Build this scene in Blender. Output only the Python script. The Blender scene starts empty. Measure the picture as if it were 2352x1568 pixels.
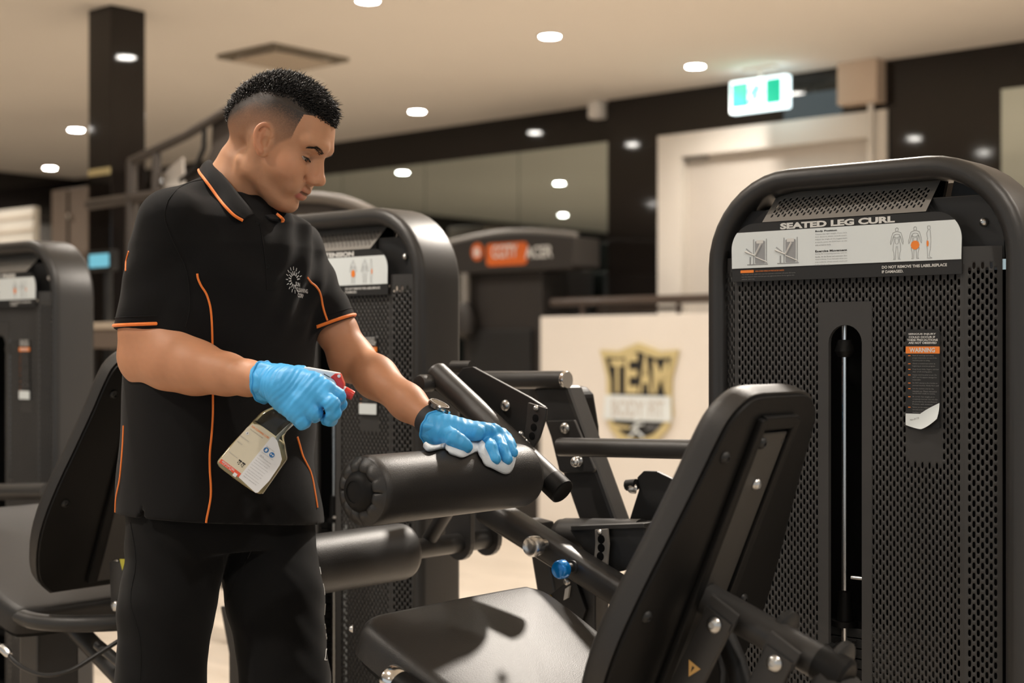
import bpy, bmesh, math, random
import numpy as np
from mathutils import Vector, Matrix
from mathutils.bvhtree import BVHTree

random.seed(7); rng = np.random.default_rng(7)
SC = bpy.context.scene
COL = SC.collection

# ------------------------------------------------------------------ camera, world, lights, exposure
FPX, CX, HY, HC = 3267.0, 1176.0, 800.0, 1.15      # focal length in pixels, image centre, horizon row, camera height
T = math.radians(41.0)                              # the room is turned 41 degrees to the lens
CT, ST = math.cos(T), math.sin(T)
CEIL = 2.85
cam_d = bpy.data.cameras.new('camera'); cam = bpy.data.objects.new('camera', cam_d); COL.objects.link(cam)
cam_d.sensor_width = 36.0; cam_d.lens = 36.0 * FPX / 2352.0
cam_d.shift_y = (HY - 784.0) / 2352.0
cam.location = (0, 0, HC); cam.rotation_euler = (math.pi / 2, 0, 0)
cam_d.clip_start = 0.05; cam_d.clip_end = 100
cam_d.dof.use_dof = True; cam_d.dof.focus_distance = 2.38; cam_d.dof.aperture_fstop = 3.0
SC.camera = cam

world = bpy.data.worlds.new('world'); SC.world = world; world.use_nodes = True
bg = world.node_tree.nodes['Background']
bg.inputs[0].default_value = (0.86, 0.94, 1.0, 1); bg.inputs[1].default_value = 0.68

SC.view_settings.view_transform = 'Standard'; SC.view_settings.look = 'None'
SC.view_settings.gamma = 1.0; SC.view_settings.use_curve_mapping = False
SC.view_settings.exposure = 0.06
try:
    SC.cycles.use_denoising = True
    SC.cycles.sample_clamp_indirect = 4.0
    SC.cycles.max_bounces = 8
    SC.cycles.caustics_reflective = False; SC.cycles.caustics_refractive = False
except Exception:
    pass

LIGHT_POWER = 42.0
LIGHT_COL = (1.0, 0.905, 0.80)

# ------------------------------------------------------------------ coordinate helpers
# room axes: a runs along the back wall (right and towards the lens), b runs into the back wall
def W(a, b, z=0.0):
    return Vector((CT * a + ST * b, -ST * a + CT * b, z))
def AB(v):
    return Vector((CT * v[0] - ST * v[1], ST * v[0] + CT * v[1], v[2]))
def P(px, py, D):
    return Vector(((px - CX) * D / FPX, D, HC + (HY - py) * D / FPX))
def on_b(px, py, b):
    q = (px - CX) / FPX; D = b / (ST * q + CT)
    return Vector(((CT * q - ST) * D, b, HC + (HY - py) * D / FPX))
def on_a(px, py, a):
    q = (px - CX) / FPX; D = a / (CT * q - ST)
    return Vector((a, (ST * q + CT) * D, HC + (HY - py) * D / FPX))
def on_z(px, py, z):
    D = (z - HC) * FPX / (HY - py)
    return AB(P(px, py, D))

# ------------------------------------------------------------------ object helpers
def link(name, me, mat=None, parent=None, smooth=None):
    o = bpy.data.objects.new(name, me); COL.objects.link(o)
    if mat is not None:
        me.materials.clear()
        for m in (mat if isinstance(mat, (list, tuple)) else [mat]): me.materials.append(m)
    if parent is not None: o.parent = parent
    if smooth: me.shade_smooth()
    return o
def tag(o, label=None, cat=None, group=None, kind=None):
    if label: o['label'] = label
    if cat: o['category'] = cat
    if group: o['group'] = group
    if kind: o['kind'] = kind
    return o
def empty(name, loc=(0, 0, 0), rz=0.0):
    o = bpy.data.objects.new(name, None); COL.objects.link(o)
    o.location = loc; o.rotation_euler = (0, 0, rz); o.empty_display_size = 0.1
    return o
def mesh(name, verts, faces):
    me = bpy.data.meshes.new(name)
    me.from_pydata([tuple(v) for v in verts], [], [tuple(f) for f in faces]); me.update()
    return me
def mesh_np(name, v, f4):
    """quads from numpy arrays, fast"""
    me = bpy.data.meshes.new(name)
    nv, nf = len(v), len(f4)
    me.vertices.add(nv); me.vertices.foreach_set('co', np.asarray(v, np.float32).ravel())
    me.loops.add(nf * 4); me.loops.foreach_set('vertex_index', np.asarray(f4, np.int32).ravel())
    me.polygons.add(nf); me.polygons.foreach_set('loop_start', np.arange(0, nf * 4, 4, dtype=np.int32))
    me.update(calc_edges=True); me.validate()
    return me
class MB:
    """collects shapes into one mesh"""
    def __init__(s): s.v = []; s.f = []
    def add(s, v, f):
        n = len(s.v); s.v += [Vector(p) for p in v]; s.f += [tuple(i + n for i in q) for q in f]; return s
    def box(s, c, size, M=None, bev=0.0):
        bm = bmesh.new(); bmesh.ops.create_cube(bm, size=1.0)
        for v in bm.verts: v.co = Vector((v.co.x * size[0], v.co.y * size[1], v.co.z * size[2]))
        if bev > 0: bmesh.ops.bevel(bm, geom=bm.edges[:], offset=bev, segments=2, affect='EDGES', profile=0.6)
        M = M or Matrix.Identity(3)
        bm.verts.index_update()
        s.add([M @ v.co + Vector(c) for v in bm.verts], [[v.index for v in f.verts] for f in bm.faces]); bm.free(); return s
    def tube(s, pts, r, n=14, cap=True, sect=None, up=None):
        """sweep a circle (or a section list of (side, up)) along pts"""
        pts = [Vector(p) for p in pts]; m = len(pts)
        rad = r if isinstance(r, (list, tuple)) else [r] * m
        if sect is None: sect = [(math.cos(2 * math.pi * i / n), math.sin(2 * math.pi * i / n)) for i in range(n)]
        else: rad = [1.0] * m
        n = len(sect)
        base = len(s.v); prev = None
        for i, p in enumerate(pts):
            t = (pts[min(i + 1, m - 1)] - pts[max(i - 1, 0)])
            t = t.normalized() if t.length > 1e-9 else Vector((0, 0, 1))
            if up is not None: u = Vector(up)
            elif prev is None: u = Vector((0, 0, 1)) if abs(t.z) < 0.9 else Vector((0, 1, 0))
            else: u = prev
            side = t.cross(u)
            if side.length < 1e-6: side = t.orthogonal()
            side.normalize(); u = side.cross(t).normalized(); prev = u
            for (c, d) in sect: s.v.append(p + side * (c * rad[i]) + u * (d * rad[i]))
        for i in range(m - 1):
            for j in range(n):
                k = (j + 1) % n
                s.f.append((base + i * n + j, base + i * n + k, base + (i + 1) * n + k, base + (i + 1) * n + j))
        if cap:
            s.f.append(tuple(base + j for j in range(n - 1, -1, -1)))
            s.f.append(tuple(base + (m - 1) * n + j for j in range(n)))
        return s
    def cyl(s, a, b, r, n=20): return s.tube([a, b], r, n)
    def lathe(s, prof, a, b, n=24):
        """prof: (distance along a->b, radius)"""
        a = Vector(a); d = (Vector(b) - a).normalized()
        u = d.orthogonal().normalized(); w = d.cross(u)
        base = len(s.v)
        for (h, r) in prof:
            for j in range(n):
                t = 2 * math.pi * j / n
                s.v.append(a + d * h + u * (r * math.cos(t)) + w * (r * math.sin(t)))
        for i in range(len(prof) - 1):
            for j in range(n):
                k = (j + 1) % n
                s.f.append((base + i * n + j, base + i * n + k, base + (i + 1) * n + k, base + (i + 1) * n + j))
        s.f.append(tuple(base + j for j in range(n - 1, -1, -1)))
        s.f.append(tuple(base + (len(prof) - 1) * n + j for j in range(n)))
        return s
    def prism(s, poly, d0, d1, f):
        """poly of 2D points extruded from d0 to d1; f(u, v, d) -> 3D"""
        n = len(poly); base = len(s.v)
        for d in (d0, d1):
            for (u, v) in poly: s.v.append(Vector(f(u, v, d)))
        s.f.append(tuple(base + i for i in range(n))); s.f.append(tuple(base + n + i for i in range(n - 1, -1, -1)))
        for i in range(n):
            k = (i + 1) % n
            s.f.append((base + i, base + n + i, base + n + k, base + k))
        return s
    def build(s, name, mat, parent=None, smooth=False, angle=None, bevel=0.0):
        me = mesh(name, s.v, s.f)
        bm = bmesh.new(); bm.from_mesh(me); bmesh.ops.recalc_face_normals(bm, faces=bm.faces)
        if bevel > 0:
            ed = [e for e in bm.edges if len(e.link_faces) == 2 and e.calc_face_angle(0) > 0.6]
            bmesh.ops.bevel(bm, geom=ed, offset=bevel, segments=2, affect='EDGES', profile=0.6, clamp_overlap=True)
        bm.to_mesh(me); bm.free()
        if smooth or angle:
            me.shade_smooth()
            try: me.set_sharp_from_angle(angle=math.radians(angle or 40))
            except Exception: pass
        return link(name, me, mat, parent)
def rrect(w, h, r, n=5, cx=0, cy=0, corners=(1, 1, 1, 1)):
    """rounded rectangle outline, corners in order tr, tl, bl, br"""
    out = []
    for (sx, sy, a0, on) in ((1, 1, 0, corners[0]), (-1, 1, 90, corners[1]), (-1, -1, 180, corners[2]), (1, -1, 270, corners[3])):
        if not on: out.append((cx + sx * w / 2, cy + sy * h / 2)); continue
        for i in range(n + 1):
            t = math.radians(a0 + 90 * i / n)
            out.append((cx + sx * (w / 2 - r) + r * math.cos(t), cy + sy * (h / 2 - r) + r * math.sin(t)))
    return out
def stadium(w, h, n=8):
    return rrect(w, h, min(w, h) / 2 - 1e-4, n)

def smooth_curve(pts, n=8):
    """Catmull-Rom through pts"""
    pts = [Vector(p) for p in pts]; out = []
    for i in range(len(pts) - 1):
        p0 = pts[max(i - 1, 0)]; p1 = pts[i]; p2 = pts[i + 1]; p3 = pts[min(i + 2, len(pts) - 1)]
        for k in range(n):
            t = k / n
            out.append(0.5 * ((2 * p1) + (p2 - p0) * t + (2 * p0 - 5 * p1 + 4 * p2 - p3) * t * t + (3 * p1 - p0 - 3 * p2 + p3) * t ** 3))
    out.append(pts[-1]); return out

_txt = {}
def text_geo(s, size=1.0, bold=0.0, sx=1.0, align='LEFT', spacing=1.0, line=1.0):
    """filled lettering as (verts 2D, faces); cap height is about 0.7 * size"""
    cu = bpy.data.curves.new('lettering', 'FONT'); cu.body = s; cu.size = size; cu.offset = bold; cu.align_x = align
    cu.space_character = spacing; cu.space_line = line; cu.resolution_u = 3
    o = bpy.data.objects.new('lettering', cu); COL.objects.link(o)
    me = bpy.data.meshes.new_from_object(o)
    v = [(p.co.x * sx, p.co.y) for p in me.vertices]; f = [tuple(q.vertices) for q in me.polygons]
    bpy.data.objects.remove(o); bpy.data.curves.remove(cu); bpy.data.meshes.remove(me)
    return v, f
def text_fit(mb, s, x0, x1, zb, zt, f, bold=0.0, sp=1.0):
    """lettering stretched to the box x0..x1, zb..zt of a surface; f(x, z) -> 3D"""
    v, fa = text_geo(s, 1.0, bold, spacing=sp)
    if not v: return
    xs = [p[0] for p in v]; ys = [p[1] for p in v]
    a, b, c, d = min(xs), max(xs), min(ys), max(ys)
    mb.add([f(x0 + (p[0] - a) / (b - a) * (x1 - x0), zb + (p[1] - c) / (d - c) * (zt - zb)) for p in v], fa)
def text_at(mb, s, x, z, h, f, bold=0.0, sx=1.0, align='LEFT', line=1.0):
    v, fa = text_geo(s, h / 0.7, bold * h / 0.7, sx, align, line=line)
    mb.add([f(x + p[0], z + p[1]) for p in v], fa)

# ------------------------------------------------------------------ materials
def mat(name, col, rough=0.5, metal=0.0, bump=0.0, bscale=200.0, spec=0.5, emit=None, estr=0.0, var=0.0, vscale=5.0,
        trans=0.0, ior=1.45, coat=0.0, sheen=0.0, bumptype='noise', attr=None, sss=0.0, rvar=0.0):
    m = bpy.data.materials.new(name); m.use_nodes = True
    nt = m.node_tree; b = nt.nodes['Principled BSDF']
    b.inputs['Base Color'].default_value = (*col, 1); b.inputs['Roughness'].default_value = rough
    b.inputs['Metallic'].default_value = metal; b.inputs['Specular IOR Level'].default_value = spec
    b.inputs['IOR'].default_value = ior
    if trans: b.inputs['Transmission Weight'].default_value = trans
    if coat: b.inputs['Coat Weight'].default_value = coat; b.inputs['Coat Roughness'].default_value = 0.05
    if sheen: b.inputs['Sheen Weight'].default_value = sheen
    if sss:
        b.inputs['Subsurface Weight'].default_value = sss; b.inputs['Subsurface Radius'].default_value = (0.012, 0.005, 0.003)
        b.inputs['Subsurface Scale'].default_value = 0.5
    if emit: b.inputs['Emission Color'].default_value = (*emit, 1); b.inputs['Emission Strength'].default_value = estr
    tc = nt.nodes.new('ShaderNodeTexCoord')
    if var or rvar:
        n = nt.nodes.new('ShaderNodeTexNoise'); n.inputs['Scale'].default_value = vscale; n.inputs['Detail'].default_value = 5
        nt.links.new(tc.outputs['Object'], n.inputs['Vector'])
        if var and not attr:
            r = nt.nodes.new('ShaderNodeMapRange'); r.inputs[1].default_value = 0.3; r.inputs[2].default_value = 0.7
            r.inputs[3].default_value = 1 - var; r.inputs[4].default_value = 1 + var
            nt.links.new(n.outputs['Fac'], r.inputs[0])
            mx = nt.nodes.new('ShaderNodeVectorMath'); mx.operation = 'SCALE'; mx.inputs[0].default_value = col
            nt.links.new(r.outputs[0], mx.inputs['Scale']); nt.links.new(mx.outputs[0], b.inputs['Base Color'])
        if rvar:
            r2 = nt.nodes.new('ShaderNodeMapRange'); r2.inputs[1].default_value = 0.3; r2.inputs[2].default_value = 0.7
            r2.inputs[3].default_value = rough - rvar; r2.inputs[4].default_value = rough + rvar
            nt.links.new(n.outputs['Fac'], r2.inputs[0]); nt.links.new(r2.outputs[0], b.inputs['Roughness'])
    if attr:
        at = nt.nodes.new('ShaderNodeAttribute'); at.attribute_name = attr
        nt.links.new(at.outputs['Color'], b.inputs['Base Color'])
    if bump:
        if bumptype == 'voronoi':
            n = nt.nodes.new('ShaderNodeTexVoronoi'); n.inputs['Scale'].default_value = bscale; out = n.outputs['Distance']
        else:
            n = nt.nodes.new('ShaderNodeTexNoise'); n.inputs['Scale'].default_value = bscale; n.inputs['Detail'].default_value = 3; out = n.outputs['Fac']
        nt.links.new(tc.outputs['Object'], n.inputs['Vector'])
        bp = nt.nodes.new('ShaderNodeBump'); bp.inputs['Strength'].default_value = bump; bp.inputs['Distance'].default_value = 0.002
        nt.links.new(out, bp.inputs['Height']); nt.links.new(bp.outputs[0], b.inputs['Normal'])
    return m
M = {}
def clear_mat(name, tint, rough=.03, ior=1.4):
    """thin clear plastic: straight-through view with a fresnel sheen"""
    m = bpy.data.materials.new(name); m.use_nodes = True; nt = m.node_tree; nt.nodes.clear()
    o = nt.nodes.new('ShaderNodeOutputMaterial'); mx = nt.nodes.new('ShaderNodeMixShader'); t = nt.nodes.new('ShaderNodeBsdfTransparent')
    g = nt.nodes.new('ShaderNodeBsdfGlossy'); f = nt.nodes.new('ShaderNodeFresnel'); f.inputs[0].default_value = ior
    t.inputs[0].default_value = (*tint, 1); g.inputs['Roughness'].default_value = rough
    nt.links.new(f.outputs[0], mx.inputs[0]); nt.links.new(t.outputs[0], mx.inputs[1]); nt.links.new(g.outputs[0], mx.inputs[2]); nt.links.new(mx.outputs[0], o.inputs[0])
    return m
M['ceiling'] = mat('ceiling_paint', (0.85, 0.80, 0.73), 0.9, var=0.02, vscale=0.6)
M['white_wall'] = mat('cream_wall_paint', (0.69, 0.645, 0.59), 0.8, var=0.015)
M['black_gloss'] = mat('black_gloss_panel', (0.010, 0.008, 0.007), 0.05, spec=0.5, rvar=0.02, vscale=3)
M['mirror'] = mat('mirror_glass', (0.56, 0.635, 0.62), 0.015, metal=1.0)
M['door'] = mat('door_paint', (0.63, 0.58, 0.52), 0.5, var=0.02)
M['door_frame'] = mat('door_frame_paint', (0.76, 0.71, 0.64), 0.45)
M['powder'] = mat('charcoal_powder_coat', (0.023, 0.0222, 0.0215), 0.42, bump=0.12, bscale=900, spec=0.55)
M['panel'] = mat('charcoal_sheet_metal', (0.035, 0.034, 0.033), 0.55, bump=0.08, bscale=1200, var=0.10, vscale=9)
M['header'] = mat('grey_and_top_lit_metal', (0.19, 0.178, 0.162), 0.5, bump=0.05, bscale=1200)  # paler grey also carries the top light on the sloping header sheet
M['black'] = mat('matt_black_steel', (0.010, 0.010, 0.010), 0.5)
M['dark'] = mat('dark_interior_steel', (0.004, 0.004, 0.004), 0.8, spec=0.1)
M['vinyl'] = mat('black_vinyl', (0.0125, 0.0115, 0.0108), 0.47, bump=0.13, bscale=620, bumptype='voronoi', spec=0.6)
M['plastic'] = mat('black_moulded_plastic', (0.0062, 0.0060, 0.0058), 0.5, bump=0.1, bscale=700, spec=0.18)
M['chrome'] = mat('chrome', (0.72, 0.71, 0.69), 0.16, metal=1.0)
M['zinc'] = mat('zinc_bolt', (0.55, 0.55, 0.54), 0.3, metal=1.0)
M['blue_knob'] = mat('blue_anodised', (0.0, 0.20, 0.62), 0.25, metal=0.4, coat=0.5)
M['white_print'] = mat('white_print', (0.66, 0.71, 0.72), 0.5)
M['light_print'] = mat('pale_lettering', (0.62, 0.62, 0.60), 0.5)
M['grey_print'] = mat('grey_print', (0.28, 0.29, 0.30), 0.5)
M['dim_print'] = mat('small_pale_print', (0.20, 0.20, 0.195), 0.5)
M['black_print'] = mat('black_print', (0.012, 0.012, 0.012), 0.5)
M['orange_print'] = mat('orange_print', (0.80, 0.22, 0.03), 0.5)
M['red_print'] = mat('red_orange_print', (0.75, 0.10, 0.05), 0.5)
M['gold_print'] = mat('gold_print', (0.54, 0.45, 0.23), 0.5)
M['floor'] = None
M['dark_wall'] = mat('dark_wall_paint', (0.055, 0.050, 0.044), 0.6, var=0.05, vscale=1.5)
# ------------------------------------------------------------------ the room
def floor_material():
    m = bpy.data.materials.new('pale_wood_floor'); m.use_nodes = True
    nt = m.node_tree; b = nt.nodes['Principled BSDF']; b.inputs['Roughness'].default_value = 0.38
    tc = nt.nodes.new('ShaderNodeTexCoord'); mp = nt.nodes.new('ShaderNodeMapping')
    mp.inputs['Scale'].default_value = (1.2, 9.0, 1.0)
    nt.links.new(tc.outputs['Object'], mp.inputs['Vector'])
    n = nt.nodes.new('ShaderNodeTexNoise'); n.inputs['Scale'].default_value = 2.2; n.inputs['Detail'].default_value = 6
    nt.links.new(mp.outputs[0], n.inputs['Vector'])
    br = nt.nodes.new('ShaderNodeTexBrick'); br.inputs['Scale'].default_value = 1.0
    br.inputs['Brick Width'].default_value = 1.2; br.inputs['Row Height'].default_value = 0.18; br.inputs['Mortar Size'].default_value = 0.002
    br.inputs['Color1'].default_value = (0.50, 0.435, 0.36, 1); br.inputs['Color2'].default_value = (0.55, 0.48, 0.40, 1)
    br.inputs['Mortar'].default_value = (0.35, 0.27, 0.20, 1)
    nt.links.new(tc.outputs['Object'], br.inputs['Vector'])
    r = nt.nodes.new('ShaderNodeMapRange'); r.inputs[1].default_value = 0.3; r.inputs[2].default_value = 0.7
    r.inputs[3].default_value = 0.86; r.inputs[4].default_value = 1.08
    nt.links.new(n.outputs['Fac'], r.inputs[0])
    mx = nt.nodes.new('ShaderNodeVectorMath'); mx.operation = 'SCALE'
    nt.links.new(br.outputs['Color'], mx.inputs[0]); nt.links.new(r.outputs[0], mx.inputs['Scale'])
    nt.links.new(mx.outputs[0], b.inputs['Base Color'])
    return m
M['floor'] = floor_material()

A0, A1, B0, BW, BD = -12.7, 7.0, -7.0, 7.90, 7.79    # room extents; BW mirror wall, BD door wall (stands slightly proud)
def slab(name, a0, a1, b0, b1, z0, z1, m, parent=None, bev=0.0, kind='structure'):
    """a box lying along the room axes, as an object turned with the room"""
    c = ((a0 + a1) / 2, (b0 + b1) / 2, (z0 + z1) / 2)
    mb = MB().box((0, 0, 0), (a1 - a0, b1 - b0, z1 - z0), bev=bev)
    o = mb.build(name, m)
    if parent is None:
        o.location = W(*c); o.rotation_euler = (0, 0, -T)
        if kind: o['kind'] = kind
    else:
        o.parent = parent; p = parent['ab']; o.location = (c[0] - p[0], c[1] - p[1], c[2] - p[2])
    return o
def root(name, a, b, z=0.0):
    """an Empty at a thing's base, turned with the room; parts are built in its (a, b, z) offsets"""
    o = empty(name, W(a, b, z), -T); o['ab'] = (a, b, z); return o

slab('floor', A0 - .2, A1, B0, BW + .3, -0.1, 0.0, M['floor'])
slab('ceiling', A0 - .2, A1, B0, BW + .3, CEIL, CEIL + 0.1, M['ceiling'])
wb = slab('wall_back', A0 - .2, A1, BW, BW + 0.25, 0.0, CEIL, M['black_gloss'])
wl = slab('wall_left', A0 - .2, A0, B0, BW, 0.0, CEIL, M['dark_wall'])
a_c = on_b(1396, 300, BD).x                              # where the proud door wall begins
dl, dr = on_b(1565, 500, BD).x, on_b(2005, 500, BD).x    # door opening
dt = on_b(1800, 318, BD).z
slab('wall_back_door', a_c, dl, BD, BW, 0.0, CEIL, M['black_gloss'])
slab('wall_back_door', dr, A1, BD, BW, 0.0, CEIL, M['black_gloss'])
slab('wall_back_door', dl, dr, BD, BW, dt, CEIL, M['black_gloss'])
# dark band along the top of the left wall and the panels below it
slab('trim_1', A0, A0 + 0.03, B0, BW, CEIL - 0.46, CEIL, M['black_gloss'])

# mirror panels between the black bands
mz0, mz1 = 0.30, 2.585
edges = [a_c - 0.005, -6.79, -7.75, -8.70, -9.65, -10.60, -11.55, -12.5]
for i in range(7):
    o = slab('mirror_panel', edges[i + 1] + 0.0025, edges[i] - 0.0025, BW - 0.012, BW, mz0, mz1, M['mirror'], kind=None)
    tag(o, ['wall mirror panel next to the black door wall, at the right end', 'wall mirror panel, second along from the black door wall',
            'wall mirror panel behind the arched machine, third along from the door wall', 'fourth wall mirror panel from the door wall, behind the young man\'s face',
            'fifth wall mirror panel from the door wall, behind the young man\'s back', 'sixth wall mirror panel from the door wall, behind the press frame',
            'farthest wall mirror panel, behind the black column'][i], 'mirror', 'mirror panels on the far wall')

# door
door = slab('door_1', dl + .004, dr - .004, BD + 0.055, BD + 0.10, 0.005, dt - 0.05, M['door'], bev=0.003)
fr = MB()
fw = 0.085
fc = ((dl + dr) / 2, BD, 0)
d_root = door
def dpart(name, a0, a1, b0, b1, z0, z1, m, bev=0.003):
    c = ((a0 + a1) / 2, (b0 + b1) / 2, (z0 + z1) / 2)
    o = MB().box((0, 0, 0), (a1 - a0, b1 - b0, z1 - z0), bev=bev).build(name, m, door)
    dc = ((dl + dr) / 2, BD + 0.0775, (dt - 0.045) / 2)
    o.location = (c[0] - dc[0], c[1] - dc[1], c[2] - dc[2]); return o
fl = on_b(1516, 500, BD).x; frr = on_b(2040, 300, BD).x; ft = on_b(1700, 292, BD).z
dpart('door_frame', fl, dl + .015, BD - 0.03, BD + 0.11, 0, ft, M['door_frame'])
dpart('door_frame', dr - .015, frr, BD - 0.03, BD + 0.11, 0, ft, M['door_frame'])
dpart('door_frame', dl + .015, dr - .015, BD - 0.03, BD + 0.11, dt - 0.05, ft, M['door_frame'])
c0 = on_b(1565, 345, BD + .03); c1 = on_b(1668, 322, BD + .03)
dpart('closer_arm', c0.x, c1.x, BD - .02, BD + 0.0, c0.z + .04, c0.z + .075, M['header'])
dpart('door_closer', c0.x + .01, c0.x + .20, BD - .01, BD + 0.055, c0.z - .07, c0.z + .0, M['header'])

# beige box and conduit at the door's top right corner
q0 = on_b(1945, 248, BD); q1 = on_b(2035, 150, BD)
bx = root('junction_box', (q0.x + q1.x) / 2, BD - .06, q0.z)
tag(bx, 'beige box on the wall under the ceiling, right of the exit sign', 'box')
MB().box((0, 0, (q1.z + .1 - q0.z) / 2 - .01), (q1.x - q0.x, .12, CEIL - q0.z - .002), bev=.004).build('housing', mat('tan_box_paint', (.60, .47, .36), .6), bx)
bx.children[0].location.z = (CEIL - q0.z) / 2 - (q1.z + .1 - q0.z) / 2 + .01
MB().cyl((.06, .0, .0), (.06, .0, -(q0.z - .9)), .018, 12).build('conduit', M['door_frame'], bx, smooth=True)

# light panel at the right edge of the picture
e0 = on_b(2302, 380, BD); e1 = on_b(2302, 206, BD)
o = slab('mirror_panel', e0.x, e0.x + 1.2, BD - .014, BD - .001, .3, e1.z, M['mirror'], kind=None)
tag(o, 'mirror panel on the black wall at the right edge of the picture', 'mirror')

# exit sign
g0 = on_b(1676, 262, BD - .35); g1 = on_b(1806, 180, BD - .35)
es = root('exit_sign', (g0.x + g1.x) / 2, BD - .35, g0.z)
tag(es, 'lit green and white running man exit sign above the door', 'sign')
gw = g1.x - g0.x; gh = on_b(1676, 188, BD - .35).z - g0.z
M['exit_white'] = mat('exit_white', (0.9, 0.95, 0.95), 0.4, emit=(0.75, 0.95, 1.0), estr=2.3)
M['exit_green'] = mat('exit_green', (0.0, 0.4, 0.25), 0.4, emit=(0.0, 0.42, 0.25), estr=0.95)
MB().box((0, .03, gh / 2), (gw, .06, gh), bev=.01).build('sign_case', M['exit_white'], es)
def epoly(name, poly, m, y): return MB().prism(poly, y, y + .002, lambda u, v, d: (u, d, v)).build(name, m, es)
pw = gw * .30
epoly('green_field', rrect(pw, gh * .76, .008, 4, -gw * .315, gh * .54), M['exit_green'], -.003)
epoly('green_field', rrect(pw * .9, gh * .76, .008, 4, gw * .28, gh * .54), M['exit_green'], -.003)
# running figure in the white middle field
fig = MB(); cxg = -gw * .02
fig.prism([(cxg + .018 * math.cos(t * .5236), gh * .74 + .018 * math.sin(t * .5236)) for t in range(12)], -.004, -.002, lambda u, v, d: (u, d, v))
for (p, q, r) in (((.0, .68), (-.02, .45), .014), ((0, .64), (.05, .55), .008), ((0, .64), (-.05, .6), .008), ((-.02, .46), (.035, .36), .010), ((.035, .36), (.02, .2), .009), ((-.02, .46), (-.03, .3), .010), ((-.03, .3), (-.075, .26), .009)):
    fig.tube([(cxg + p[0], -.003, p[1] * gh), (cxg + q[0], -.003, q[1] * gh)], r, 6)
fig.build('running_man', M['exit_green'], es)
MB().cyl((0, .03, gh), (0, .03, CEIL - g0.z), .012, 10).build('hanger', M['door_frame'], es)
MB().box((0, .03, CEIL - g0.z - .01), (.22, .06, .02), bev=.004).build('mount_plate', M['door_frame'], es)

# black square column
pc = on_z(255, 10, CEIL)
pl = root('pillar_black', pc.x - .10, pc.y + .10)
pl['kind'] = 'structure'; pl.name = 'pillar'
MB().box((0, 0, CEIL / 2), (.20, .20, CEIL), bev=.004).build('shaft', M['black_gloss'], pl)
MB().box((0, -.102, 2.03), (.19, .008, .035), bev=.002).build('reflection_plate', M['gold_print'], pl)  # gold plate standing in for a reflection on the column's left face

# recessed downlights: the rows seen, the rows the mirror shows, and the same grid carried on over the viewer
M['lamp'] = mat('lamp_lens', (1, 1, 1), 0.5, emit=(1.0, 0.95, 0.87), estr=100.0)
M['lamp_ring'] = mat('lamp_ring', (0.85, 0.82, 0.78), 0.4)
seen = [(845, 0), (1263, 82), (1597, 151), (958, 255), (175, 297), (115, 385)]
spots = [on_z(px, py, CEIL) for px, py in seen]
names = ['downlight at the top edge of the picture above the young man', 'downlight on the ceiling right of the air grille',
         'downlight on the ceiling just left of the exit sign', 'downlight on the ceiling level with the young man\'s brow',
         'downlight on the ceiling just left of the black column', 'farthest downlight at the left, above the dark wall band']
for (px, py) in ((1285, 420), (1293, 493)):              # lamps known from the mirror
    p = on_z(px, py, CEIL); spots.append(Vector((p.x, 2 * (BW - .012) - p.y, CEIL)))
def downlight(p, label=None, lamp=True, power=LIGHT_POWER):
    r = root('downlight', p[0], p[1], CEIL)
    tag(r, label or 'round recessed downlight in the ceiling, outside the view', 'light', 'ceiling downlights')
    MB().lathe([(0, .052), (.0, .072), (.006, .070), (.008, .056), (.004, .052)], (0, 0, .001), (0, 0, -1), 24).build('rim', M['lamp_ring'], r, smooth=True)
    MB().cyl((0, 0, -.002), (0, 0, -.006), .053, 24).build('lens', M['lamp'], r)
    if lamp:
        ld = bpy.data.lights.new('downlight_lamp', 'SPOT'); ld.energy = power * 2.6; ld.color = LIGHT_COL
        ld.spot_size = math.radians(150); ld.spot_blend = 0.9; ld.shadow_soft_size = 0.06
        lo = bpy.data.objects.new('downlight_lamp', ld); COL.objects.link(lo); lo.parent = r; lo.location = (0, 0, -.03)
    return r
spots.append(Vector((-7.0, 6.0, CEIL)))
for i, p in enumerate(spots): downlight(p, names[i] if i < 6 else None, power=LIGHT_POWER * (.55 if i == 2 else 1))
for (a, b) in ((-2.2, 3.85), (-2.4, 5.05), (-2.6, 1.45), (-2.6, 0.2), (-5.0, 3.6), (-5.0, 2.4), (-5.0, 0.0), (0.2, 3.85), (0.2, 1.45), (0.0, -1.2), (-2.6, -2.4), (-7.4, -1.2), (2.6, 2.6), (-9.7, 1.9)):
    downlight((a, b), power=LIGHT_POWER * (6.2 if (a, b) == (-2.2, 3.85) else .5 if (a, b) in ((-5.0, 3.6), (-5.0, 2.4)) else 1))

# ceiling air grille
vc = [on_z(*p, CEIL) for p in ((490, 127), (625, 98), (802, 135), (682, 155))]
vca = sum((v.x for v in vc)) / 4; vcb = sum((v.y for v in vc)) / 4
vw = (max(v.x for v in vc) - min(v.x for v in vc)) * .97; vd = (max(v.y for v in vc) - min(v.y for v in vc)) * .97
vt = root('ceiling_grille', vca, vcb, CEIL)
tag(vt, 'square air grille in the ceiling above the young man', 'vent')
M['grille'] = mat('grille_paint', (0.50, 0.42, 0.33), 0.7)
M['grille_dark'] = mat('grille_edge_shade', (0.20, 0.17, 0.13), 0.8)  # shade at the grille's edges put into the frame colour
vf = MB()
for (x, y, sx, sy) in ((0, vd / 2 - .02, vw, .04), (0, -vd / 2 + .02, vw, .04), (vw / 2 - .02, 0, .04, vd - .08), (-vw / 2 + .02, 0, .04, vd - .08)):
    vf.box((x, y, -.012), (sx, sy, .022), bev=.003)
vf.build('frame', M['grille_dark'], vt)
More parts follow.
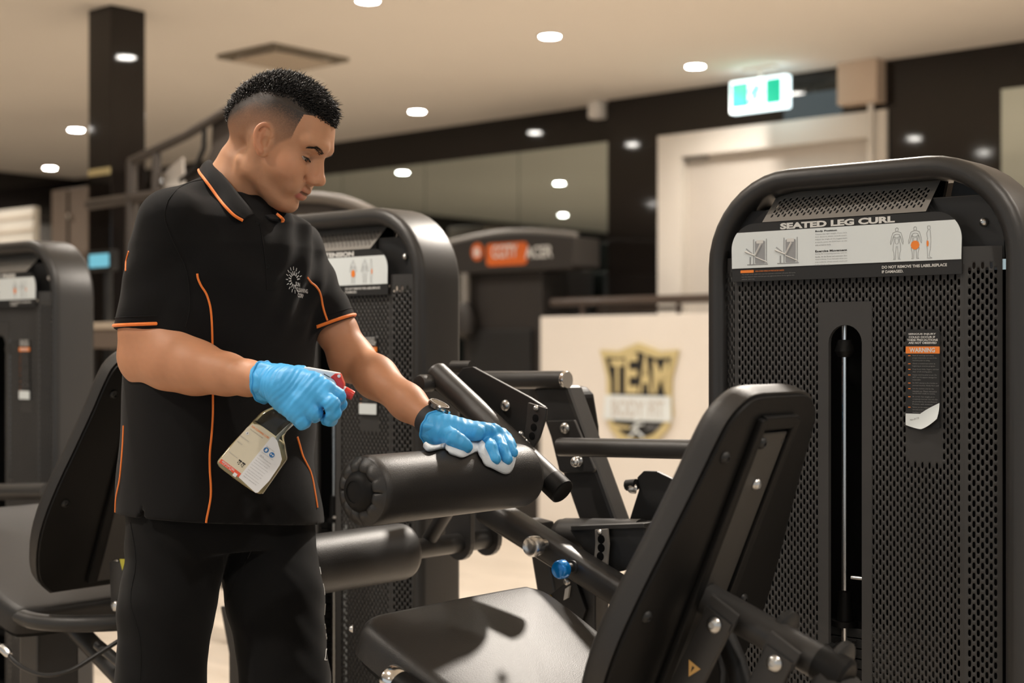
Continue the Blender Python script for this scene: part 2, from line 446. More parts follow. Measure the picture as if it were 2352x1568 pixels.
MB().box((0, 0, -.03), (vw - .12, vd - .12, .012), bev=.003).build('centre_plate', M['grille'], vt)
MB().box((0, 0, -.013), (vw - .3, vd - .3, .022)).build('plate_stem', M['grille_dark'], vt)
sd = on_z(722, 186, CEIL); r = root('smoke_detector', sd.x, sd.y, CEIL)
tag(r, 'small round smoke detector on the ceiling above the front of the hair', 'detector')
MB().lathe([(0, .05), (.02, .05), (.035, .035), (.04, .01)], (0, 0, 0), (0, 0, -1), 18).build('cover', M['lamp_ring'], r, smooth=True)
cb = on_b(1372, 258, BW - .12); r = root('ceiling_camera', cb.x, BW - .12, CEIL)
tag(r, 'small white box under the ceiling where mirror wall meets door wall', 'camera')
MB().box((0, 0, -.06), (.10, .10, .12), bev=.02).build('housing', M['lamp_ring'], r)

# cream half wall with shield sign and handrail
PB = 7.2
h0 = on_b(1241, 727, PB)
hw = slab('wall_partition', h0.x, A1 - .5, PB, PB + .12, 0.0, h0.z, M['white_wall'], bev=.006)
slab('baseboard_partition', h0.x - .004, A1 - .5, PB - .016, PB, 0.0, on_b(1450, 1112, PB).z, M['white_wall'], bev=.005)
hr = root('handrail', on_b(1450, 690, PB).x, PB + .06, h0.z)
tag(hr, 'dark brown handrail along the top of the cream half wall', 'handrail')
M['rail'] = mat('dark_brown_rail', (0.05, 0.035, 0.027), 0.3)
zr = on_b(1400, 690, PB).z - h0.z; x0 = on_b(1256, 690, PB).x - hr['ab'][0]
MB().tube([(x0, 0, zr), (5.0, 0, zr)], .028, 14).build('rail_tube', M['rail'], hr, smooth=True)
MB().tube([(x0 + .35, .03, zr - .055), (x0 + 1.0, .03, zr - .055)], .014, 10).build('lower_tube', M['rail'], hr, smooth=True)
for k in range(5):
    MB().cyl((x0 + .25 + k * .75, 0, 0), (x0 + .25 + k * .75, 0, zr), .016, 10).build('post', M['rail'], hr, smooth=True)

def on_wall(px, py): v = on_b(px, py, PB); return v.x, v.z
sh_pts = [(1471, 787), (1520, 806), (1562, 803), (1556, 830), (1547, 865), (1546, 910), (1549, 950), (1538, 985), (1512, 1012), (1471, 1028),
          (1430, 1012), (1405, 985), (1396, 950), (1398, 910), (1397, 865), (1389, 830), (1382, 803), (1424, 806)]
sc = on_wall(1471, 910)
ss = root('shield_sign', sc[0], PB - .004, sc[1])
tag(ss, 'gold and black shield sign lettered TEAM on the cream half wall', 'sign')
spoly = [(on_wall(*p)[0] - sc[0], on_wall(*p)[1] - sc[1]) for p in sh_pts]
ff = lambda u, v, d: (u, d, v)
MB().prism(spoly, -.018, 0, ff).build('gold_border', M['gold_print'], ss)
def shrink(poly, k, dy=0): return [(u * k, v * k + dy) for u, v in poly]
inner = shrink(spoly, .84)
MB().prism(inner, -.022, -.018, ff).build('black_field', M['black_print'], ss)
xs = [p[0] for p in inner]; hw2 = max(xs)
zz = lambda y: on_wall(1471, y)[1] - sc[1]
xx = lambda x: on_wall(x, 910)[0] - sc[0]
MB().prism([(xx(1392), zz(965)), (xx(1548), zz(965)), (xx(1546), zz(908)), (xx(1396), zz(908))], -.026, -.022, ff).build('white_banner', M['white_print'], ss)
tm = MB()
for i, ch in enumerate('TEAM'):
    x0 = 1409 + i * 32; hh = (838, 822, 822, 838)[i] if False else (826, 812, 814, 828)[i]
    text_fit(tm, ch, xx(x0 + (1 if i else 0)), xx(x0 + (30 if i < 3 else 36)), zz(903), zz(hh), lambda x, z: (x, -.0245, z), bold=.025)
tm.build('team_lettering', M['gold_print'], ss)
bm_ = MB(); text_fit(bm_, 'BODY FIT', xx(1412), xx(1532), zz(958), zz(918), lambda x, z: (x, -.0275, z), bold=.02)
bm_.build('banner_lettering', mat('faint_grey_print', (.50, .47, .44), .5), ss)
rn = MB()   # white running figure and gold sweep in the lower field
for (p, q, r) in (((1468, 972), (1466, 990), 3.4), ((1466, 988), (1452, 1004), 3.0), ((1466, 988), (1484, 1003), 3.0), ((1468, 976), (1484, 972), 2.4), ((1467, 976), (1456, 984), 2.2)):
    rn.tube([(xx(p[0]), -.024, zz(p[1])), (xx(q[0]), -.024, zz(q[1]))], r * 9.0 / FPX, 8)
rn.prism([(xx(1468) + .012 * math.cos(t), zz(964) + .012 * math.sin(t)) for t in [k * .6283 for k in range(10)]], -.027, -.023, ff)
rn.build('runner', M['white_print'], ss)
gs = MB(); gs.prism([(xx(1410), zz(974)), (xx(1456), zz(980)), (xx(1448), zz(986)), (xx(1420), zz(984))], -.024, -.022, ff)
gs.build('gold_sweep', M['gold_print'], ss)
yr = MB(); text_fit(yr, '2012', xx(1490), xx(1522), zz(984), zz(974), lambda x, z: (x, -.0235, z)); yr.build('year_lettering', M['grey_print'], ss)

# boxing arcade machine against the mirror wall
MBX = 7.25
k0 = on_b(1062, 1080, MBX).x; k1 = on_b(1240, 1080, MBX).x
am = root('boxing_machine', (k0 + k1) / 2, MBX, 0)
tag(am, 'tall black arcade cabinet with orange and white lettering on its header', 'machine')
xb = lambda px: on_b(px, 600, MBX).x - am['ab'][0]
zb = lambda py: on_b(1150, py, MBX).z
bw = xb(1240) - xb(1062)
M['cab'] = mat('cabinet_black', (0.022, 0.019, 0.017), 0.45)
MB().box((0, .30, zb(618) / 2), (bw, .56, zb(618)), bev=.015).build('cabinet', M['cab'], am)
hx0, hx1 = xb(1036), xb(1330); hz0, hz1 = zb(625), zb(556)
hd = MB(); top = [(hx0 + (hx1 - hx0) * i / 12, hz1 + .05 * math.sin(math.pi * i / 12)) for i in range(13)]
hd.prism([(hx0, hz0 + .02), (hx0 + .02, hz0), (hx1 - .02, hz0), (hx1, hz0 + .02)] + top[::-1], -.06, .22, lambda u, v, d: (u, d, v))
hd.build('header', M['cab'], am, bevel=.006)
MB().tube([(u, -.03, v + .012) for u, v in top], .02, 10).build('header_rim', M['header'], am, smooth=True)
M['orange_lit'] = mat('orange_badge_and_reflection', (0.55, 0.11, 0.015), 0.45)
ob = MB(); fz = lambda u, v, d: (u, d, v)
cz = zb(577); cx0 = xb(1111)
ob.prism([(cx0 + .052 * math.cos(t), cz + .06 * math.sin(t)) for t in [k * math.pi / 10 for k in range(20)]], -.068, -.06, fz)
ob.prism(rrect(xb(1225) - xb(1132), zb(560) - zb(611), .03, 4, (xb(1132) + xb(1225)) / 2, zb(586)), -.066, -.06, fz)  # orange reflection on the header modelled as a solid box
ob.build('orange_badge_and_reflection', M['orange_lit'], am)
bt = MB(); fw_ = lambda x, z: (x, -.071, z)
text_fit(bt, 'B', xb(1105), xb(1119), zb(588), zb(568), fw_, .03)
text_fit(bt, 'CCITY', xb(1146), xb(1204), zb(594), zb(565), fw_, .02)
text_fit(bt, 'ACER', xb(1222), xb(1284), zb(599), zb(572), fw_, .02)
bt.build('header_lettering', M['light_print'], am)
MB().box((0, .005, zb(850)), (bw * .8, .03, .55), bev=.01).build('front_panel', M['black'], am)
MB().cyl((xb(1080), -.05, zb(625)), (xb(1080), -.05, zb(700)), .03, 12).build('bag_support', M['header'], am, smooth=True)
o = MB(); o.lathe([(0, .01), (.02, .05), (.12, .085), (.22, .07), (.26, .02)], (xb(1080), -.05, zb(690)), (xb(1080), -.05, 0), 18)
o.build('punch_bag', M['cab'], am, smooth=True)

# left end of the room
def wall_item(name, label, cat, px0, px1, py0, py1, b, th, m, parts=()):
    u0, u1 = on_b(px0, (py0 + py1) / 2, b), on_b(px1, (py0 + py1) / 2, b)
    z1 = on_b(px0, py0, b).z; z0 = on_b(px0, py1, b).z
    r = root(name, (u0.x + u1.x) / 2, b, z0); tag(r, label, cat)
    MB().box((0, th / 2, (z1 - z0) / 2), (u1.x - u0.x, th, z1 - z0), bev=.008).build('panel', m, r)
    return r, u1.x - u0.x, z1 - z0
M['screen'] = mat('reflected_screen_glow', (0.02, 0.1, 0.12), 0.2, emit=(0.18, 0.50, 0.62), estr=0.9)
M['brown'] = mat('brown_cabinet', (0.16, 0.125, 0.10), 0.5)
M['paleboard'] = mat('pale_board', (0.55, 0.52, 0.46), 0.6)
r, w, h = wall_item('pale_board', 'pale board standing by the left wall behind the left tower', 'board', -40, 76, 488, 700, 5.2, .05, M['paleboard'])
for k in range(3): MB().box((0, -.004, h * (.62 + .14 * k)), (w, .012, .014)).build('rail', M['grille'], r)
for s in (-1, 1): MB().box((s * w * .4, .03, -r['ab'][2] / 2), (.05, .05, r['ab'][2])).build('leg', M['black'], r)
r, w, h = wall_item('locker_cabinet', 'brown cabinet behind the left tower, beside the black column', 'cabinet', 118, 200, 438, 760, 5.6, .4, M['brown'])
MB().box((0, -.006, h * .5), (.008, .014, h * .96)).build('door_gap', M['dark'], r)
MB().lathe([(0, .008), (.02, .02), (.035, .018), (.04, .006)], (.04, 0, h * .8), (.04, -1, h * .8), 12).build('knob', M['chrome'], r, smooth=True)
MB().box((0, .2, -r['ab'][2] / 2), (w * .96, .36, r['ab'][2])).build('plinth', M['black'], r)
r, w, h = wall_item('reflected_screen', 'small glowing blue panel added before the black column for a screen reflected in it', 'screen', 203, 250, 584, 616, 3.62, .04, M['screen'])  # added glowing panel that imitates a screen's reflection in the column
MB().box((0, .022, h / 2), (w + .03, .04, h + .03), bev=.006).build('bezel', M['black'], r)
MB().cyl((0, .05, 0), (0, .05, -r['ab'][2]), .02, 10).build('stand', M['black'], r)
r, w, h = wall_item('storage_shelf', 'dark shelf unit behind the young man\'s elbow with a pale top board', 'shelf', 190, 290, 754, 800, 3.55, .35, M['brown'])
MB().box((0, .175, h + .01), (w + .04, .37, .03), bev=.004).build('top_board', M['grille'], r)
for s in (-1, 1):
    for y in (.03, .32): MB().box((s * w * .46, y, -r['ab'][2] / 2), (.035, .035, r['ab'][2])).build('leg', M['black'], r)
# ------------------------------------------------------------------ weight-stack machines
AC, BT = -1.158, 2.19                                  # leg curl tower centre (a) and front plane (b)
_mesh_cache = {}
def perf(key, x0, x1, z0, z1, pz=0.0165, px=0.0062, hw=0.0043, hh=0.0105, skip=None, th=0.0016, margin=0.006):
    """sheet in the local x-z plane with staggered slots cut through it"""
    if key in _mesh_cache: return _mesh_cache[key]
    nc = max(2, int(round((x1 - x0 - 2 * margin) / px))); px = (x1 - x0 - 2 * margin) / nc
    nr = max(2, int((z1 - z0 - 2 * margin - pz / 2) / pz))
    V, F = [], []
    base = 0
    hole = np.array([(.5, .22), (.28, .5), (-.28, .5), (-.5, .22), (-.5, -.22), (-.28, -.5), (.28, -.5), (.5, -.22)]) * (hw, hh)
    zt0 = z0 + margin; ztop = zt0 + nr * pz + pz / 2
    def quad(a, b, c, d):
        nonlocal base
        V.extend(((a, 0, c), (b, 0, c), (b, 0, d), (a, 0, d))); F.append((base, base + 1, base + 2, base + 3)); base += 4
    quad(x0, x1, z0, zt0); quad(x0, x1, ztop, z1); quad(x0, x0 + margin, zt0, ztop); quad(x1 - margin, x1, zt0, ztop)
    for c in range(nc):
        xa = x0 + margin + c * px; xb_ = xa + px; xm = (xa + xb_) / 2
        off = (pz / 2 if c % 2 else 0)
        if off: quad(xa, xb_, zt0, zt0 + off)
        else: quad(xa, xb_, ztop - pz / 2, ztop)
        run = None
        for r in range(nr):
            za = zt0 + off + r * pz; zm = za + pz / 2
            s = skip(xm, zm) if skip else 0
            if s == 2: continue                         # left open: filled by another sheet
            if s == 1: quad(xa, xb_, za, za + pz); continue
            bx, bz = px / 2, pz / 2
            bd = [(bx, bz * .5), (bx, bz), (-bx, bz), (-bx, bz * .5), (-bx, -bz * .5), (-bx, -bz), (bx, -bz), (bx, -bz * .5)]
            for (u, v) in bd: V.append((xm + u, 0, zm + v))
            for (u, v) in hole: V.append((xm + u, 0, zm + v))
            for (u, v) in hole: V.append((xm + u, th, zm + v))
            for i in range(8):
                k = (i + 1) % 8
                F.append((base + i, base + k, base + 8 + k, base + 8 + i))
                F.append((base + 8 + i, base + 8 + k, base + 16 + k, base + 16 + i))
            base += 24
    me = mesh_np(key, np.array(V), np.array(F)); me['perf'] = 1
    _mesh_cache[key] = me; return me

SLOT_X0, SLOT_X1, SLOT_Z = -.028, .034, 1.190           # cable slot
def skip_front(x, z):
    if -.042 < x < .046 and z < 1.215: return 2
    if .112 < x < .174 and .965 < z < 1.180: return 1
    return 0
bolt_me = None
def bolt(parent, p, d, r=.0095, m='zinc', h=.006, name='bolt'):
    """domed hex-socket bolt head at p facing along d (local)"""
    mb = MB().lathe([(0, r * 1.05), (h * .35, r), (h * .8, r * .72), (h, r * .40), (h * .7, r * .36)], p, Vector(p) + Vector(d), 14)
    return mb.build(name, M[m], parent, smooth=True)

def make_tower(r, title, variant, plates=14, stack_top=.67):
    """frame hoop, perforated shroud, header, placard, rod and plates; local origin: tower centre on the floor"""
    half, zc, rad = .276, 1.447, .150; cx = .018
    path = [(cx - half, .06, 0.0), (cx - half, .06, .3), (cx - half, .06, .8), (cx - half, .06, zc - rad - .05)]
    for i in range(11):
        t = math.pi - i * math.pi / 20; path.append((cx - half + rad + rad * math.cos(t), .06, zc - rad + rad * math.sin(t)))
    path += [(cx - .08, .06, zc), (cx + .08, .06, zc)]
    for i in range(11):
        t = math.pi / 2 - i * math.pi / 20; path.append((cx + half - rad + rad * math.cos(t), .06, zc - rad + rad * math.sin(t)))
    path += [(cx + half, .06, zc - rad - .05), (cx + half, .06, .8), (cx + half, .06, .3), (cx + half, .06, 0.0)]
    sect = rrect(.13, .036, .0175, 6)
    MB().tube(path, 1, sect=sect, up=(0, 0, 1) if False else None).build('frame_hoop', M['powder'], r, angle=50) if False else None
    mb = MB(); base = 0; n = len(sect); pts = [Vector(p) for p in path]
    for i, p in enumerate(pts):
        t = (pts[min(i + 1, len(pts) - 1)] - pts[max(i - 1, 0)]).normalized()
        nrm = Vector((-t.z, 0, t.x))
        for (u, v) in sect: mb.v.append(p + Vector((0, 1, 0)) * u + nrm * v)
    for i in range(len(pts) - 1):
        for j in range(n):
            k = (j + 1) % n; mb.f.append((i * n + j, i * n + k, (i + 1) * n + k, (i + 1) * n + j))
    mb.f.append(tuple(range(n))); mb.f.append(tuple((len(pts) - 1) * n + j for j in range(n)))
    mb.build('frame_hoop', M['powder'], r, angle=50)
    # perforated front with a solid rim round the slot
    link('front_panel', perf('front_sheet', -.215, .212, .12, 1.285, skip=skip_front), M['panel'], r)
    rim = []; sw = (SLOT_X1 - SLOT_X0) / 2; sx = (SLOT_X0 + SLOT_X1) / 2
    ctop = SLOT_Z - sw
    arc = [(sx + sw * math.cos(math.pi - i * math.pi / 12), ctop + sw * math.sin(math.pi - i * math.pi / 12)) for i in range(13)]
    mb = MB(); y0 = -.0015
    o0, o1, ot = -.0480, .0525, 1.229
    V = [(o0, y0, .126), (SLOT_X0, y0, .126), (SLOT_X1, y0, .126), (o1, y0, .126)]
    mb.add([(o0, y0, .126), (SLOT_X0, y0, .126), (SLOT_X0, y0, ctop), (o0, y0, ctop)], [(0, 1, 2, 3)])
    mb.add([(SLOT_X1, y0, .126), (o1, y0, .126), (o1, y0, ctop), (SLOT_X1, y0, ctop)], [(0, 1, 2, 3)])
    outer = []
    for i in range(13):
        t = math.pi - i * math.pi / 12; c, s = math.cos(t), math.sin(t)
        kx = (o1 - sx) if c > 0 else (sx - o0)
        k = min(kx / abs(c) if abs(c) > 1e-6 else 9, (ot - ctop) / s if s > 1e-6 else 9)
        outer.append((sx + c * k, ctop + s * k))
    for i in range(12):
        mb.add([(arc[i][0], y0, arc[i][1]), (arc[i + 1][0], y0, arc[i + 1][1]), (outer[i + 1][0], y0, outer[i + 1][1]), (outer[i][0], y0, outer[i][1])], [(0, 1, 2, 3)])
    for (xc, hz) in ((o0, 1), (o1, 1)):
        pass
    mb.add([(outer[3][0], y0, outer[3][1]), (o0, y0, ot), (outer[4][0], y0, outer[4][1])], [(0, 1, 2)])
    mb.add([(outer[8][0], y0, outer[8][1]), (o1, y0, ot), (outer[9][0], y0, outer[9][1])], [(0, 1, 2)])
    lip = [(SLOT_X0, .126)] + arc + [(SLOT_X1, .126)]
    for i in range(len(lip) - 1):
        a, b = lip[i], lip[i + 1]
        mb.add([(a[0], y0, a[1]), (b[0], y0, b[1]), (b[0], .007, b[1]), (a[0], .007, a[1])], [(0, 1, 2, 3)])
    mb.build('slot_rim', M['panel'], r)
    # wings
    for sgn, nm in ((-1, 'l'), (1, 'r')):
        w = link('side_panel', perf('wing_sheet', -.030, .030, .12, 1.313, px=.0068, hw=.0046, margin=.007), M['panel'], r)
        if sgn > 0: w.location = (.238, .010, 0); w.rotation_euler = (0, 0, math.radians(20))
        else: w.location = (-.238, .012, 0); w.rotation_euler = (0, 0, math.radians(-24))
    # dark inside, back sheet, header
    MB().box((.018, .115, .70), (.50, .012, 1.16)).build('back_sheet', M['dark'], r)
    MB().box((-.0, .085, .06), (.56, .16, .12), bev=.006).build('base_box', M['powder'], r)
    for sx_ in (-.238, .272): MB().box((sx_, .072, .72), (.004, .09, 1.2)).build('light_block_sheet', M['dark'], r)  # unseen sheets added to keep light from showing through the wing slots
    MB().box((.012, .030, 1.345), (.512, .012, .105), bev=.002).build('upper_plate', M['black'], r)
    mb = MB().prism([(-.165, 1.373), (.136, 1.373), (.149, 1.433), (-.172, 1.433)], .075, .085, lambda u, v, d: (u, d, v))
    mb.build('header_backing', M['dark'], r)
    hp = link('header_panel', perf('header_sheet', -.158, .148, 0, .0845, pz=.0125, px=.0063, hw=.0042, hh=.0092, margin=.010, th=.0012), M['header'], r)
    hp.location = (0, -.002, 1.373); hp.rotation_euler = (math.radians(-45.5), 0, 0)
    MB().prism([(.15, 1.36), (.235, 1.345), (.215, 1.43), (.165, 1.432)], .07, .076, lambda u, v, d: (u, d, v)).build('gusset', M['black'], r)
    MB().prism([(-.235, 1.36), (-.17, 1.37), (-.185, 1.432), (-.21, 1.42)], .07, .076, lambda u, v, d: (u, d, v)).build('gusset', M['black'], r)
    # placard
    fz = lambda u, v, d: (u, d, v)
    px0, px1, z0, z1 = -.2165, .2115, 1.269, 1.371; w = px1 - px0
    MB().prism(rrect(w, z1 - z0, .045, 8, (px0 + px1) / 2, (z0 + z1) / 2, (1, 1, 0, 0)), -.008, -.004, fz).build('placard', M['black_print'], r)
    pl = r.children[-1]
    arc = lambda s: [(((px1 - .045) + .045 * math.cos(t)) if s > 0 else ((px0 + .045) - .045 * math.cos(t)), 1.326 + .045 * math.sin(t))
                     for t in [math.asin(min(1, (1.356 - 1.326) / .045)) * k / 6 for k in range(7)]]
    band = [(px0 + .0008, 1.2925), (px1 - .0008, 1.2925)] + arc(1) + arc(-1)[::-1]
    MB().prism(band, -.0092, -.008, fz).build('white_band', M['white_print'], pl)
    ft = lambda x, z: (x, -.0096, z); fk = lambda x, z: (x, -.0086, z)
    mb = MB(); text_fit(mb, title, *((-.118, .097) if variant == 'curl' else (-.070, .102)), 1.3575, 1.3685, fk, bold=.05); mb.build('title_lettering', M['light_print'], pl)
    mb = MB(); mbh = MB()
    tx = -.049
    paras = (('Body Position', 1.3485, ('Choose the right weight, if you can\'t', 'sure about it, please consult coach.', 'Adjust the angle of the legged-foam', 'properly, press the EVA foam on the', 'ankle and hold the handle.')),
             ('Exercise Movement', 1.3145, ('During the contracting exercise, hold the', 'handle. At the flexed and extension then', 'restore slowly. If you feel pain when you', 'stop suddenly, please consult coach and', 'hold the handle.')))
    for (h, z, ls) in paras:
        text_fit(mbh, h, tx, tx + (.041 if h[0] == 'B' else .060), z, z + .0036, ft, bold=.03)
        for i, l in enumerate(ls):
            wd = .060 if i < 4 else .030
            text_fit(mb, l, tx, tx + wd, z - .0045 - i * .0046, z - .0020 - i * .0046, ft)
    mbh.build('heading_lettering', M['black_print'], pl); mb.build('instruction_lettering', M['grey_print'], pl)
    mb = MB()
    text_fit(mb, 'DO NOT REMOVE THIS LABEL.REPLACE', .074, .187, 1.2820, 1.2868, fk, bold=.03)
    text_fit(mb, 'IF DAMAGED.', .074, .112, 1.2745, 1.2793, fk, bold=.03); mb.build('notice_lettering', M['light_print'], pl)
    mb = MB()
    for i, l in enumerate(('The weight stack cable bolt must be inserted a minimum of seven full turns', 'into the selector stem, and the jam nut tightened down firmly against the', 'selector stem top.')):
        text_fit(mb, l, -.196, -.196 + (.108, .106, .027)[i], 1.2800 - i * .0042, 1.2824 - i * .0042, fk)
    mb.build('caution_lettering', M['dim_print'], pl)
    mb = MB(); mb.prism(rrect(.027, .0048, .001, 2, -.185, 1.2866), -.0086, -.008, fz)
    text_fit(mb, 'WITH OTHER WORDS ON THE PLATE BE CAREFUL', -.168, -.110, 1.2852, 1.2876, fk); mb.build('orange_strip', M['orange_print'], pl)
    # three outline body figures, thigh marked orange, and two small machine drawings
    mb = MB(); mo = MB(); fl = []
    def ln(pts, rr=.00035): mb.tube([(p[0], -.0094, p[1]) for p in pts], rr, 4, cap=False)
    def figure(cx, side=False):
        zb_ = 1.2965; H = .052
        g = lambda u, v: (cx + u * H, zb_ + v * H)
        if side:
            ln([g(-.05, .92), g(-.05, 1.0), g(.03, 1.0), g(.04, .92), g(0, .88), g(-.05, .92)])
            ln([g(-.03, .88), g(-.08, .78), g(-.05, .6), g(-.08, .5), g(-.06, .3), g(-.05, .05), g(-.06, 0), g(.1, 0), g(.0, .06), g(.04, .28), g(.06, .5), g(.05, .7), g(.03, .88)])
        else:
            ln([g(-.045, .92), g(-.045, .98), g(0, 1.0), g(.045, .98), g(.045, .92), g(0, .87), g(-.045, .92)])
            for s in (-1, 1):
                ln([g(s * .03, .88), g(s * .14, .84), g(s * .18, .72), g(s * .22, .55), g(s * .21, .47), g(s * .17, .55), g(s * .14, .68), g(s * .11, .74), g(s * .09, .58), g(s * .12, .46), g(s * .13, .3), g(s * .10, .2), g(s * .09, .03), g(s * .12, 0), g(s * .05, 0), g(s * .04, .2), g(s * .02, .42)])
                ln([g(s * .01, .8), g(s * .10, .77), g(s * .09, .71), g(s * .01, .69)])
                ln([g(s * .01, .66), g(s * .06, .66), g(s * .05, .52), g(s * .01, .48)])
    if variant == 'curl':
        figure(.101); figure(.133); figure(.157, True)
        mo.prism([(.133 + .0075 * math.cos(t), 1.3185 + .0075 * math.sin(t)) for t in [k * .6283 for k in range(10)]], -.0098, -.0092, fz)
        mo.prism([(.1545 + .0018 * math.cos(t), 1.320 + .005 * math.sin(t)) for t in [k * .6283 for k in range(10)]], -.0098, -.0092, fz)
    else:
        figure(.101); figure(.139); figure(.160, True)
        mo.prism([(.101 + .0065 * math.cos(t), 1.318 + .0085 * math.sin(t)) for t in [k * .6283 for k in range(10)]], -.0098, -.0092, fz)
        mo.prism([(.162 + .0018 * math.cos(t), 1.321 + .006 * math.sin(t)) for t in [k * .6283 for k in range(10)]], -.0098, -.0092, fz)
    mb.build('body_figures', M['grey_print'], pl); mo.build('muscle_mark', M['orange_print'], pl)
    md = MB(); mg = MB()
    for cx_ in (-.162, -.101):
        md.prism(rrect(.020, .040, .002, 3, cx_ + .004, 1.3195), -.0096, -.0092, fz)
        mg.prism(rrect(.014, .006, .001, 2, cx_ + .004, 1.338), -.0100, -.0096, fz)
        mg.tube([(cx_ - .026, -.0098, 1.322), (cx_ - .006, -.0098, 1.314), (cx_ + .006, -.0098, 1.334)], .0018, 5)
        mg.tube([(cx_ - .006, -.0098, 1.312), (cx_ + .018, -.0098, 1.302)], .0010, 5)
        for s in (-1, 1): md.tube([(cx_ + .004 + s * .013, -.0094, 1.299), (cx_ + .004 + s * .013, -.0094, 1.343)], .0007, 5)
        md.tube([(cx_ - .024, -.0094, 1.327), (cx_ - .012, -.0094, 1.318)], .0010, 5); md.tube([(cx_ - .016, -.0094, 1.299), (cx_ - .016, -.0094, 1.312)], .0012, 5)
        md.tube([(cx_ - .022, -.0094, 1.2985), (cx_ + .020, -.0094, 1.2985)], .0007, 5)
    md.build('machine_drawing', M['grey_print'], pl); mg.build('drawing_light', M['light_print'], pl)
    # warning label on the perforated sheet
    wl_ = MB().prism(rrect(.0585, .160 if variant == 'curl' else .17, .007, 4, .1435, 1.101 if variant == 'curl' else 1.093, (1, 1, 0, 0)), -.004, -.0008, fz).build('warning_label', M['black_print'], r)
    fq = lambda x, z: (x, -.0044, z)
    mb = MB(); 
    for i, (l, a_, b_) in enumerate((('SERIOUS INJURY', .119, .1665), ('COULD OCCUR IF', .1195, .165), ('THESE PRECAUTIONS', .1165, .1695), ('ARE NOT OBSERVED', .119, .1675))):
        text_fit(mb, l, a_, b_, 1.1715 - i * .0047, 1.1750 - i * .0047, fq, bold=.03)
    mb.build('heading_lettering', M['light_print'], wl_)
    MB().prism(rrect(.0585, .0115, .0006, 1, .1435, 1.1475), -.0046, -.004, fz).build('orange_strip', M['orange_print'], wl_)
    mb = MB(); text_fit(mb, 'WARNING', .121, .165, 1.1437, 1.1512, lambda x, z: (x, -.0050, z), bold=.03); mb.build('warning_lettering', M['light_print'], wl_)
    mb = MB(); mo = MB()
    rules = (('Read all warnings and obtain', 'proper instruction on use of the', 'machine prior to using.'), ('Obtain a medical exam prior to', 'beginning an exercise program.'), ('Keep head, limbs, fingers, and hair', 'clear of all moving parts.'),
             ('Inspect machine prior to use. Do', 'NOT use if it appears damaged or', 'inoperable.'), ('Do NOT attempt to fix a broken or', 'jammed machine. Notify floor staff.'), ('Use the machine only for the', 'intended use. Obtain instruction', 'and DO NOT modify the machine.'),
             ('Be certain that weight pin is', 'completely inserted. Use only the', 'pin provided by the manufacturer.', 'If unsure, seek assistance.'), ('Never pin the weights in an', 'elevated position. DO NOT use the', 'machine if found in this condition.', 'Seek assistance from floor staff.'), ('Children must not be allowed near', 'this machine.'), ('Teenagers must be', 'supervised.'))
    z = 1.1370
    for ru in rules:
        mo.prism([(.1185, z + .0006), (.1225, z + .0006), (.1225, z + .0018), (.1185, z + .0018)], -.0044, -.004, fz)
        for l in ru:
            text_fit(mb, l, .1262, .1262 + .0013 * len(l), z, z + .0026, fq); z -= .0040
        z -= .0012
    mb.build('rule_lettering', M['dim_print'], wl_); mo.build('bullet_marks', M['orange_print'], wl_)
    if variant == 'curl':
        # worn corner curling off the sheet
        V, F = [], []; nu, nv = 14, 8
        for i in range(nu + 1):
            for j in range(nv + 1):
                u, v = i / nu, j / nv
                low = 1.0145 - .006 * math.sin(u * 2.6) if u < .45 else 1.0085 + (u - .45) ** 1.5 * .045
                hi = 1.0335 + (max(0, u - .45) ** .8) * .030
                V.append((.1143 + .0584 * u, -.0050 - .010 * (1 - v) ** 2 * u, low + (hi - low) * v + .010))
        for i in range(nu):
            for j in range(nv): F.append((i * (nv + 1) + j, (i + 1) * (nv + 1) + j, (i + 1) * (nv + 1) + j + 1, i * (nv + 1) + j + 1))
        link('peeled_corner', mesh('peeled_corner', V, F), M['white_print'], wl_, smooth=True)
        mb = MB(); text_fit(mb, 'No.0173', .124, .139, 1.0315, 1.0345, lambda x, z: (x, -.0085, z + (x - .124) * .25)); mb.build('serial_lettering', M['black_print'], wl_)
    else:
        MB().prism(rrect(.056, .024, .001, 1, .1435, 1.015), -.0052, -.004, fz).build('worn_patch', M['white_print'], wl_)
    # rod, sleeve and plates behind the slot
    MB().cyl((-.022, .045, .15), (-.022, .045, 1.205), .0066, 14).build('guide_rod', M['chrome'], r, smooth=True)
    MB().lathe([(0, .012), (.02, .017), (.03, .011), (.03, .006)], (-.022, .045, 1.165), (-.022, .045, 0), 16).build('rod_stop', M['black'], r, smooth=True)
    MB().lathe([(0, .009), (.002, .0115), (.045, .0135), (.052, .015), (.052, .022), (.062, .022)], (-.022, .045, stack_top + .062), (-.022, .045, 0), 18).build('selector_stem', M['plastic'], r, smooth=True)
    pitch = .0176; 
    for k in range(plates):
        z = stack_top - .009 - k * pitch
        o = MB().box((-.0, .075, z), (.30, .065, pitch - .0018), bev=.0012).build('weight_plate', M['black'], r) if k == 0 else None
        if k == 0:
            first = o; tg = MB().box((.0215, .041, z), (.010, .002, .0115)).build('number_tag', M['white_print'], o)
        else:
            o = first.copy(); COL.objects.link(o); o.location.z = -k * pitch
            t2 = first.children[0].copy(); COL.objects.link(t2); t2.parent = o
    MB().lathe([(0, .004), (.03, .004), (.034, .010), (.05, .010)], (-.03, .046, stack_top - .03), (-.03, -.2, stack_top - .05), 12).build('selector_pin', M['black'], r, smooth=True)
    sp = [(.0 + .0035 * math.cos(t * .9), .035 + .0035 * math.sin(t * .9), stack_top - .02 - t * .0012) for t in range(70)]
    MB().tube(sp, .0009, 5).build('coiled_cord', M['black'], r, smooth=True)
